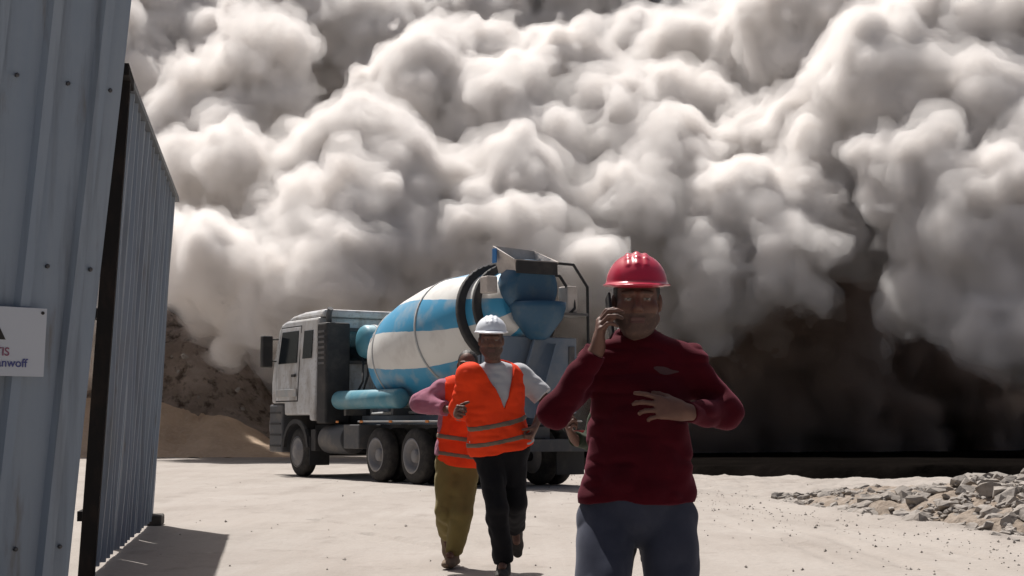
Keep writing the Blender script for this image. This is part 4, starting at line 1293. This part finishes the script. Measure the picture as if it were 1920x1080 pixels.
def person(label, J, spec):
    """J joints in the world; spec colours and clothes. One continuous body mesh, clothes as its thing's parts"""
    base = Vector(spec['base'])
    root = thing('person', label, 'person', base)
    s = spec.get('s', 1.0)
    h = spec.get('h', 0.005)
    lo, hi = bounds(J, 0.26)
    hs = spec.get('head', 1.0)
    # ---- body
    F = Field(lo, hi, h)
    fac = spec.get('fac', (0.86, 0.78, 0.80))
    torso(F, J, -0.012, s=s, fac=fac)
    F.cap(J['neck'] - (J['neck'] - J['waist']).normalized() * 0.04, J['head'] - Vector((0, 0, 0.02)), 0.060 * s, 0.054 * s, 0.03)
    H = add_head(F, J['head'], spec['look'], spec.get('head_up', (0, 0, 1)), hs)
    for q in 'RL':
        F.cap(J['sh' + q], J['el' + q], 0.045 * s, 0.038 * s, 0.04)
        F.cap(J['el' + q], J['wr' + q], 0.038 * s, 0.025 * s, 0.03)
        hd = spec['hand' + q]
        add_hand(F, J['wr' + q], hd['d'], hd['n'], q == 'R', hd['curls'], hd.get('s', 1.0), hd.get('thumb', (0.5, 0.6)), thumb_curl=hd.get('tc', 0.5), spread=hd.get('spread', 0.08))
        leg(F, J, q, -0.012, (0.078 * s, 0.052 * s, 0.038 * s))
        F.cap(J['an' + q], J['an' + q] + Vector(spec['foot' + q][0]).normalized() * 0.10, 0.034, 0.028, 0.03)
    body = to_obj(F, 'body', [M_skin, M_beard, M_lip, M_eyew, M_iris], root, base)
    paint_head(body, H, base, spec.get('beard', True))
    # ---- hair behind and beside the head, under the hat
    F = Field(np.array(H['c']) - 0.16, np.array(H['c']) + 0.16, 0.005)
    A = m3(H['l'], H['f'], H['u'])
    F.ell(H['P'](0, -0.020, 0.034), (0.081 * hs, 0.096 * hs, 0.096 * hs), A)
    F.plane_cut(np.array(H['f'] * 0.95 - H['u'] * 0.25), H['P'](0, 0.030, 0.02))
    F.plane_cut(np.array(-H['u']), H['P'](0, 0, -0.045), k=0.02)
    to_obj(F, 'hair', M_hair, root, base)
    # ---- trousers
    F = Field(lo, hi, h)
    u = (J['neck'] - J['waist']).normalized()
    hp = (J['hipL'] + J['hipR']) / 2
    lh = (J['hipL'] - J['hipR']).normalized()
    w = (J['shL'] - J['shR']).length / 2
    A2 = m3(lh, lh.cross(u) * -1, u)
    F.ell(np.array(hp + u * 0.06), (w * fac[2] + 0.006, 0.124 * s, 0.16 * s), A2, 0.04)
    tr = spec['trouser_r']
    for q in 'RL':
        leg(F, J, q, 0.0, tr, 0.93, spec.get('crotch_k', 0.035))
    F.plane_cut(np.array(u), np.array(hp + u * spec.get('belt', 0.17)))
    folds(F, 0.012, (9, 9, 6), spec['seed'])
    to_obj(F, 'trousers', spec['trousers'], root, base)
    # ---- shoes
    for q in 'RL':
        a = J['an' + q]
        F = Field(np.array(a) - 0.28, np.array(a) + 0.28, 0.006)
        shoe(F, a, *spec['foot' + q])
        to_obj(F, 'shoe', spec['shoes'], root, base)
    # ---- shirt
    off = spec.get('shirt_off', 0.010)
    F = Field(lo, hi, h)
    torso(F, J, off, s=s, fac=(fac[0], fac[1], fac[2] + 0.10))
    sl = spec['sleeve']
    for q in 'RL':
        ru, re, rw = sl.get('r', (0.058, 0.054, 0.040))
        if sl['long']:
            F.cap(J['sh' + q], J['el' + q], ru, re, spec.get('arm_k', 0.05))
            F.cap(J['el' + q], J['wr' + q], re, rw, 0.035, cut1=sl.get('end', 0.90))
        else:
            F.cap(J['sh' + q], J['el' + q], ru + 0.006, re + 0.012, 0.05, cut1=sl.get('end', 0.72))
    F.cap(J['neck'] - u * 0.06, J['neck'] + u * spec.get('collar', 0.012) + Vector(J['face']) * 0.006, 0.074 * s, 0.066 * s, 0.03, cut1=1.0)
    F.plane_cut(np.array(-u), np.array(hp + u * spec.get('hem', 0.04)), lo=np.array(hp) - np.array((w + 0.2, 0.30, 0.5)), hi=np.array(hp) + np.array((w + 0.2, 0.30, 0.3)))
    folds(F, spec.get('fold', 0.011), (8, 8, 11), spec['seed'] + 3)
    shirt = to_obj(F, spec.get('shirt_name', 'shirt'), spec['shirt'], root, base)
    # ---- vest with reflective strips
    if 'vest' in spec:
        v = spec['vest']
        F = Field(lo, hi, h)
        torso(F, J, off + 0.016, s=s, fac=fac)
        if v.get('cover'): F.cap(J['shR'], J['shR'].lerp(J['elR'], 0.80), 0.086, 0.092, 0.08)
        ls = (J['shL'] - J['shR']).normalized()
        for sg in (1, -1):
            e = J['shL' if sg > 0 else 'shR'] - ls * sg * (v.get('inset', 0.03) if sg > 0 else v.get('inset_right', v.get('inset', 0.03)))
            F.plane_cut(np.array(ls * sg + u * 0.10), np.array(e))
        F.plane_cut(np.array(-u + ls * v.get('slant', 0.0)), np.array(hp + u * v['hem']))
        folds(F, 0.012, (7, 7, 10), spec['seed'] + 9)
        # V neck: remove what is in front of the neck line
        P = F.points()
        nk = np.array(J['neck'], np.float32)
        dx = (P - nk) @ np.array(ls, np.float32)
        dz = (P - nk) @ np.array(u, np.float32)
        dy = (P - nk) @ np.array(Vector(J['face']), np.float32)
        V = np.maximum(np.abs(dx) - (dz + v['v_depth']) * v['v_slope'] , -(dy + 0.03))
        F.F = np.maximum(F.F, -V)
        F.F = np.maximum(F.F, -(np.sqrt(dx * dx + dy * dy) - 0.075) * 1.0 - np.where(dz > -0.04, 0, 1))
        full = F.F.copy()
        ve = to_obj(F, 'safety_vest', v['mat'], root, base)
        for (z0, z1, sl_) in v['strips']:
            G = Field(lo, hi, h)
            G.F = full - 0.005
            q = (P - np.array(hp, np.float32)) @ np.array(u, np.float32) + ((P - np.array(hp, np.float32)) @ np.array(ls, np.float32)) * sl_
            G.F = np.maximum(G.F, np.maximum(z0 - q, q - z1))
            G.F = np.maximum(G.F, -(full + 0.012))
            to_obj(G, 'reflective_strip', v['strip_mat'], ve, (0, 0, 0)).location = -base
        if v.get('braces'):
            G = Field(lo, hi, h)
            G.F = full - 0.005
            G.F = np.maximum(G.F, np.abs(np.abs(dx) - v['braces']) - 0.022)
            q = (P - np.array(hp, np.float32)) @ np.array(u, np.float32)
            G.F = np.maximum(G.F, v['strips'][0][1] - 0.01 - q)
            G.F = np.maximum(G.F, -(full + 0.012))
            to_obj(G, 'reflective_strip', v['strip_mat'], ve, (0, 0, 0)).location = -base
    # ---- hat
    if 'hat' in spec:
        hard_hat('hard_hat', H, root, base, spec['hat'], 0.004 if h < 0.006 else 0.005, spec.get('hat_lift', 0.060), s=spec.get('hat_s', 1.0))
    return root, H, shirt, base

FIST = [(1.2, 1.5, 0.9)] * 4
M_shoe = mat('dusty_dark_shoe', (0.035, 0.030, 0.027), 0.8, noise=[(9, (0.10, 0.085, 0.07), 0.5, 0.75, (1, 1, 1))])

# ---- the man in the dark red pullover, on the phone
def px(x, y, d): return at(x, y, d)
YR = 5.30
gz = 0.0
J = dict(head=px(1194, 566, YR - 0.02), neck=px(1196, 646, YR + 0.03), waist=px(1198, 880, YR + 0.02),
         shR=px(1126, 676, YR + 0.02), shL=px(1292, 676, YR + 0.02),
         elR=px(1040, 775, YR - 0.10), wrR=px(1121, 652, YR - 0.14),
         elL=px(1362, 774, YR + 0.02), wrL=px(1282, 772, YR - 0.20),
         hipR=px(1138, 972, YR + 0.02), hipL=px(1252, 972, YR + 0.02),
         knR=px(1126, 1165, YR - 0.16), knL=px(1266, 1175, YR - 0.02),
         face=Vector((0, -1, 0)))
J['anR'] = Vector((J['knR'].x + 0.01, YR - 0.10, 0.098)); J['anL'] = Vector((J['knL'].x + 0.01, YR + 0.36, 0.24))
M_red_knit = cloth('dark_red_knit', (0.052, 0.0018, 0.006), (0.034, 0.0013, 0.0045))
M_jeans = cloth('slate_blue_denim', (0.042, 0.047, 0.070), (0.026, 0.030, 0.047))
M_redhat = mat('glossy_red_helmet', (0.45, 0.012, 0.045), 0.28, spec=0.5, coat=0.4, noise=[(4, (0.36, 0.014, 0.04), 0.5, 0.8, (1, 1, 1))])
redman, RH, redshirt, rbase = person('man in dark red pullover and red hard hat running while phoning', J, dict(
    base=(J['hipR'].x * 0.5 + J['hipL'].x * 0.5, YR, 0), seed=5, h=0.0048, head=1.0, look=(-0.05, -1, -0.03),
    handR=dict(d=(0.10, -0.42, 0.90), n=(1, 0.05, 0.0), curls=[(0.55, 0.75, 0.45), (0.60, 0.80, 0.45), (0.62, 0.80, 0.45), (0.66, 0.85, 0.5)], thumb=(0.35, 0.9), s=0.95, spread=0.13),
    handL=dict(d=(-0.95, -0.15, 0.16), n=(0.0, 0.95, -0.25), curls=[(0.25, 0.45, 0.25), (0.42, 0.60, 0.35), (0.55, 0.70, 0.4), (0.65, 0.8, 0.4)], thumb=(0.5, 0.8), s=0.98, spread=0.16),
    footR=((0.0, -1, 0.0), (0, 0, 1)), footL=((0, -0.55, -0.85), (0, -0.85, 0.55)),
    trousers=M_jeans, fac=(1.02, 1.06, 1.14), collar=0.03, crotch_k=0.012, trouser_r=(0.103, 0.088, 0.076), shoes=M_shoe, shirt=M_red_knit, shirt_name='pullover', sleeve=dict(long=True, end=0.93, r=(0.055, 0.051, 0.039)),
    arm_k=0.03, hem=0.05, belt=0.14, hat=M_redhat, hat_lift=0.062, shirt_off=0.014, fold=0.015))

# his phone, held to the right ear
bm = bmesh.new(); add_box(bm, (-0.0042, -0.036, -0.074), (0.0042, 0.036, 0.074))
PHONE = thing('phone', 'black smartphone held to the ear of the man in dark red', 'phone', px(1143, 592, YR - 0.055))
PHONE.rotation_euler = (R(-14), R(-3), R(6))
M_phone = mat('black_phone_case', (0.010, 0.010, 0.011), 0.35)
ph = finish('phone_case', bm, M_phone, PHONE, 0.003)
bm = bmesh.new(); add_box(bm, (0.0044, -0.033, -0.070), (0.0052, 0.033, 0.070)); finish('screen', bm, M_glass, PHONE)
bm = bmesh.new(); add_box(bm, (-0.0058, 0.006, 0.040), (-0.0044, 0.030, 0.066)); finish('camera_bump', bm, M_phone, PHONE, 0.0005)

# the pale mark printed on his chest, laid on the cloth
def patch(obj, outline_px, d0, m, name, parent, base, lift=0.002):
    from mathutils.bvhtree import BVHTree
    me = obj.data
    co = np.zeros(len(me.vertices) * 3, np.float32); me.vertices.foreach_get('co', co); co = co.reshape(-1, 3)
    bvh = BVHTree.FromPolygons([tuple(v) for v in co.tolist()], [tuple(p.vertices) for p in me.polygons])
    bm = bmesh.new()
    cols = []
    for (x, y0, y1) in outline_px:
        row = []
        for k in range(5):
            p = px(x, y0 + (y1 - y0) * k / 4, d0) - base
            hit = bvh.ray_cast(p + Vector((0, -0.5, 0)), Vector((0, 1, 0)))
            q = hit[0] if hit[0] is not None else p
            row.append(bm.verts.new(q + Vector((0, -lift, 0))))
        cols.append(row)
    for i in range(len(cols) - 1):
        for k in range(4):
            bm.faces.new((cols[i][k], cols[i + 1][k], cols[i + 1][k + 1], cols[i][k + 1]))
    return finish(name, bm, m, parent)
M_mark = mat('pale_chest_print', (0.052, 0.022, 0.026), 0.85)
patch(redshirt, [(1230, 686.5, 690), (1236, 685, 694), (1242, 685.5, 699), (1250, 686, 701), (1257, 688, 701), (1263, 691, 700), (1270, 692.5, 698), (1279, 694, 696)], YR - 0.15, M_mark, 'chest_emblem', redshirt, rbase)

# ---- the man in the white hard hat
YW = 11.0
J = dict(head=px(921, 639, YW - 0.08), neck=px(925, 690, YW - 0.02), waist=px(934, 812, YW + 0.02),
         shR=px(882, 706, YW - 0.11), shL=px(974, 702, YW + 0.13),
         elR=px(862, 778, YW + 0.02), wrR=px(857, 775, YW - 0.22),
         elL=px(1024, 750, YW + 0.12), wrL=px(1003, 800, YW - 0.02),
         hipR=px(920, 852, YW), hipL=px(962, 848, YW + 0.02),
         knR=px(930, 952, YW - 0.10), anR=px(945, 1060, YW + 0.02),
         knL=px(966, 940, YW + 0.06), anL=px(966, 990, YW + 0.40),
         face=Vector((0.28, -1, 0)).normalized())
M_tee = cloth('pale_grey_tee', (0.42, 0.43, 0.46), (0.34, 0.35, 0.38))
M_black_cloth = cloth('black_work_trousers', (0.010, 0.010, 0.012), (0.006, 0.006, 0.008))
M_orange = mat('fluorescent_orange_vest', (0.80, 0.055, 0.012), 0.8, spec=0.15, noise=[(6, (0.62, 0.040, 0.012), 0.45, 0.8, (1, 1, 1))], bump=(120, 0.2, 0.004))
M_strip = mat('dulled_reflective_strip', (0.16, 0.12, 0.085), 0.5, noise=[(9, (0.10, 0.075, 0.055), 0.45, 0.7, (1, 1, 1))])
M_whitehat = mat('white_helmet', (0.72, 0.76, 0.82), 0.35, coat=0.2, noise=[(5, (0.60, 0.63, 0.68), 0.5, 0.8, (1, 1, 1))])
whiteman, WH, wshirt, wbase = person('running man in orange vest, white hard hat and black trousers', J, dict(
    base=(J['anR'].x, YW, 0), seed=21, h=0.0075, head=1.06, look=(0.05, -1, -0.12),
    handR=dict(d=(0.05, -1.0, 0.15), n=(1, 0, -0.2), curls=FIST, s=1.1), handL=dict(d=(-0.3, -0.5, -0.8), n=(-0.8, 0.2, 0.3), curls=FIST, s=1.05),
    footR=((-0.15, -1, 0.0), (0, 0, 1)), footL=((0.1, -0.25, -0.95), (0, -0.95, 0.25)), fac=(0.98, 0.98, 1.0),
    trousers=M_black_cloth, trouser_r=(0.108, 0.078, 0.068), shoes=M_shoe, shirt=M_tee, shirt_name='tee_shirt', sleeve=dict(long=False, end=0.86, r=(0.072, 0.070, 0.05)),
    hem=0.06, belt=0.16, hat=M_whitehat, hat_lift=0.062, hat_s=1.06, shirt_off=0.012,
    vest=dict(hem=0.02, slant=0.12, inset=0.02, inset_right=-0.125, cover=True, v_depth=0.29, v_slope=0.46, mat=M_orange, strip_mat=M_strip, strips=[(0.205, 0.240, -0.10), (0.09, 0.122, -0.12)])))

# ---- the man behind him, half hidden
YB = 11.9
J = dict(head=px(877, 686, YB), neck=px(872, 718, YB + 0.02), waist=px(858, 815, YB + 0.02),
         shR=px(832, 727, YB), shL=px(906, 727, YB + 0.05),
         elR=px(790, 756, YB + 0.02), wrR=px(842, 768, YB - 0.16),
         elL=px(925, 790, YB + 0.05), wrL=px(915, 800, YB - 0.15),
         hipR=px(842, 868, YB), hipL=px(876, 868, YB + 0.02),
         knR=px(836, 958, YB - 0.04), anR=px(838, 1004, YB + 0.30),
         knL=px(866, 962, YB - 0.08), anL=px(850, 1040, YB + 0.02),
         face=Vector((0.0, -1, 0)))
M_olive = cloth('olive_khaki_trousers', (0.165, 0.13, 0.05), (0.115, 0.095, 0.038))
M_purple = cloth('faded_purple_shirt', (0.34, 0.14, 0.20), (0.25, 0.09, 0.14))
M_shoe2 = mat('tan_dusty_shoe', (0.16, 0.115, 0.08), 0.85)
person('bareheaded running man in orange vest and olive trousers behind the white hard hat man', J, dict(
    base=(J['anL'].x, YB, 0), seed=33, h=0.0075, head=0.98, look=(-0.1, -1, -0.08),
    handR=dict(d=(0.6, -0.7, 0.1), n=(0.2, 0.6, -0.5), curls=FIST, s=1.0), handL=dict(d=(0, -1, 0.1), n=(-1, 0, 0), curls=FIST, s=1.0),
    footR=((0.1, -0.25, -0.95), (0, -0.95, 0.25)), footL=((-0.3, -1, 0.0), (0, 0, 1)), fac=(0.98, 0.98, 1.02),
    trousers=M_olive, trouser_r=(0.104, 0.082, 0.070), shoes=M_shoe2, shirt=M_purple, sleeve=dict(long=True, end=0.85, r=(0.074, 0.078, 0.055)),
    hem=0.04, belt=0.14, shirt_off=0.014,
    vest=dict(hem=-0.02, slant=0.0, inset=0.0, v_depth=0.16, v_slope=0.4, mat=M_orange, strip_mat=M_strip, strips=[(0.17, 0.205, 0.0), (0.045, 0.075, 0.0)])))

# ---- the runner almost wholly hidden behind the man in red: only a fist shows
YH = 9.4
J = dict(head=px(1190, 640, YH), neck=px(1190, 690, YH + 0.02), waist=px(1190, 850, YH + 0.02),
         shR=px(1142, 708, YH), shL=px(1240, 708, YH),
         elR=px(1106, 828, YH + 0.16), wrR=px(1076, 822, YH - 0.04),
         elL=px(1258, 800, YH + 0.1), wrL=px(1235, 800, YH - 0.12),
         hipR=px(1165, 900, YH), hipL=px(1215, 900, YH),
         knR=px(1168, 1010, YH - 0.1), anR=px(1160, 1102, YH + 0.05),
         knL=px(1218, 1010, YH), anL=px(1222, 1050, YH + 0.35),
         face=Vector((0.0, -1, 0)))
M_drab = cloth('dark_green_jacket', (0.022, 0.030, 0.018), (0.014, 0.020, 0.013))
M_grey_cap = mat('grey_helmet', (0.30, 0.30, 0.31), 0.45)
M_fair = M_skin
person('hidden runner behind the man in dark red, only a raised fist showing', J, dict(
    base=(J['anR'].x, YH, 0), seed=44, h=0.0085, head=1.0, look=(0, -1, 0),
    handR=dict(d=(-0.40, -0.5, 0.75), n=(0.9, 0.1, 0.4), curls=FIST, s=1.15), handL=dict(d=(0, -1, 0.1), n=(-1, 0, 0), curls=FIST, s=1.0),
    footR=((0.0, -1, 0.0), (0, 0, 1)), footL=((0.1, -0.25, -0.95), (0, -0.95, 0.25)), fac=(0.9, 0.85, 0.9),
    trousers=M_black_cloth, trouser_r=(0.10, 0.078, 0.066), shoes=M_shoe, shirt=M_drab, shirt_name='jacket', sleeve=dict(long=True, end=0.9, r=(0.06, 0.054, 0.045)),
    hem=0.04, belt=0.14, hat=M_grey_cap, hat_lift=0.060, shirt_off=0.012))
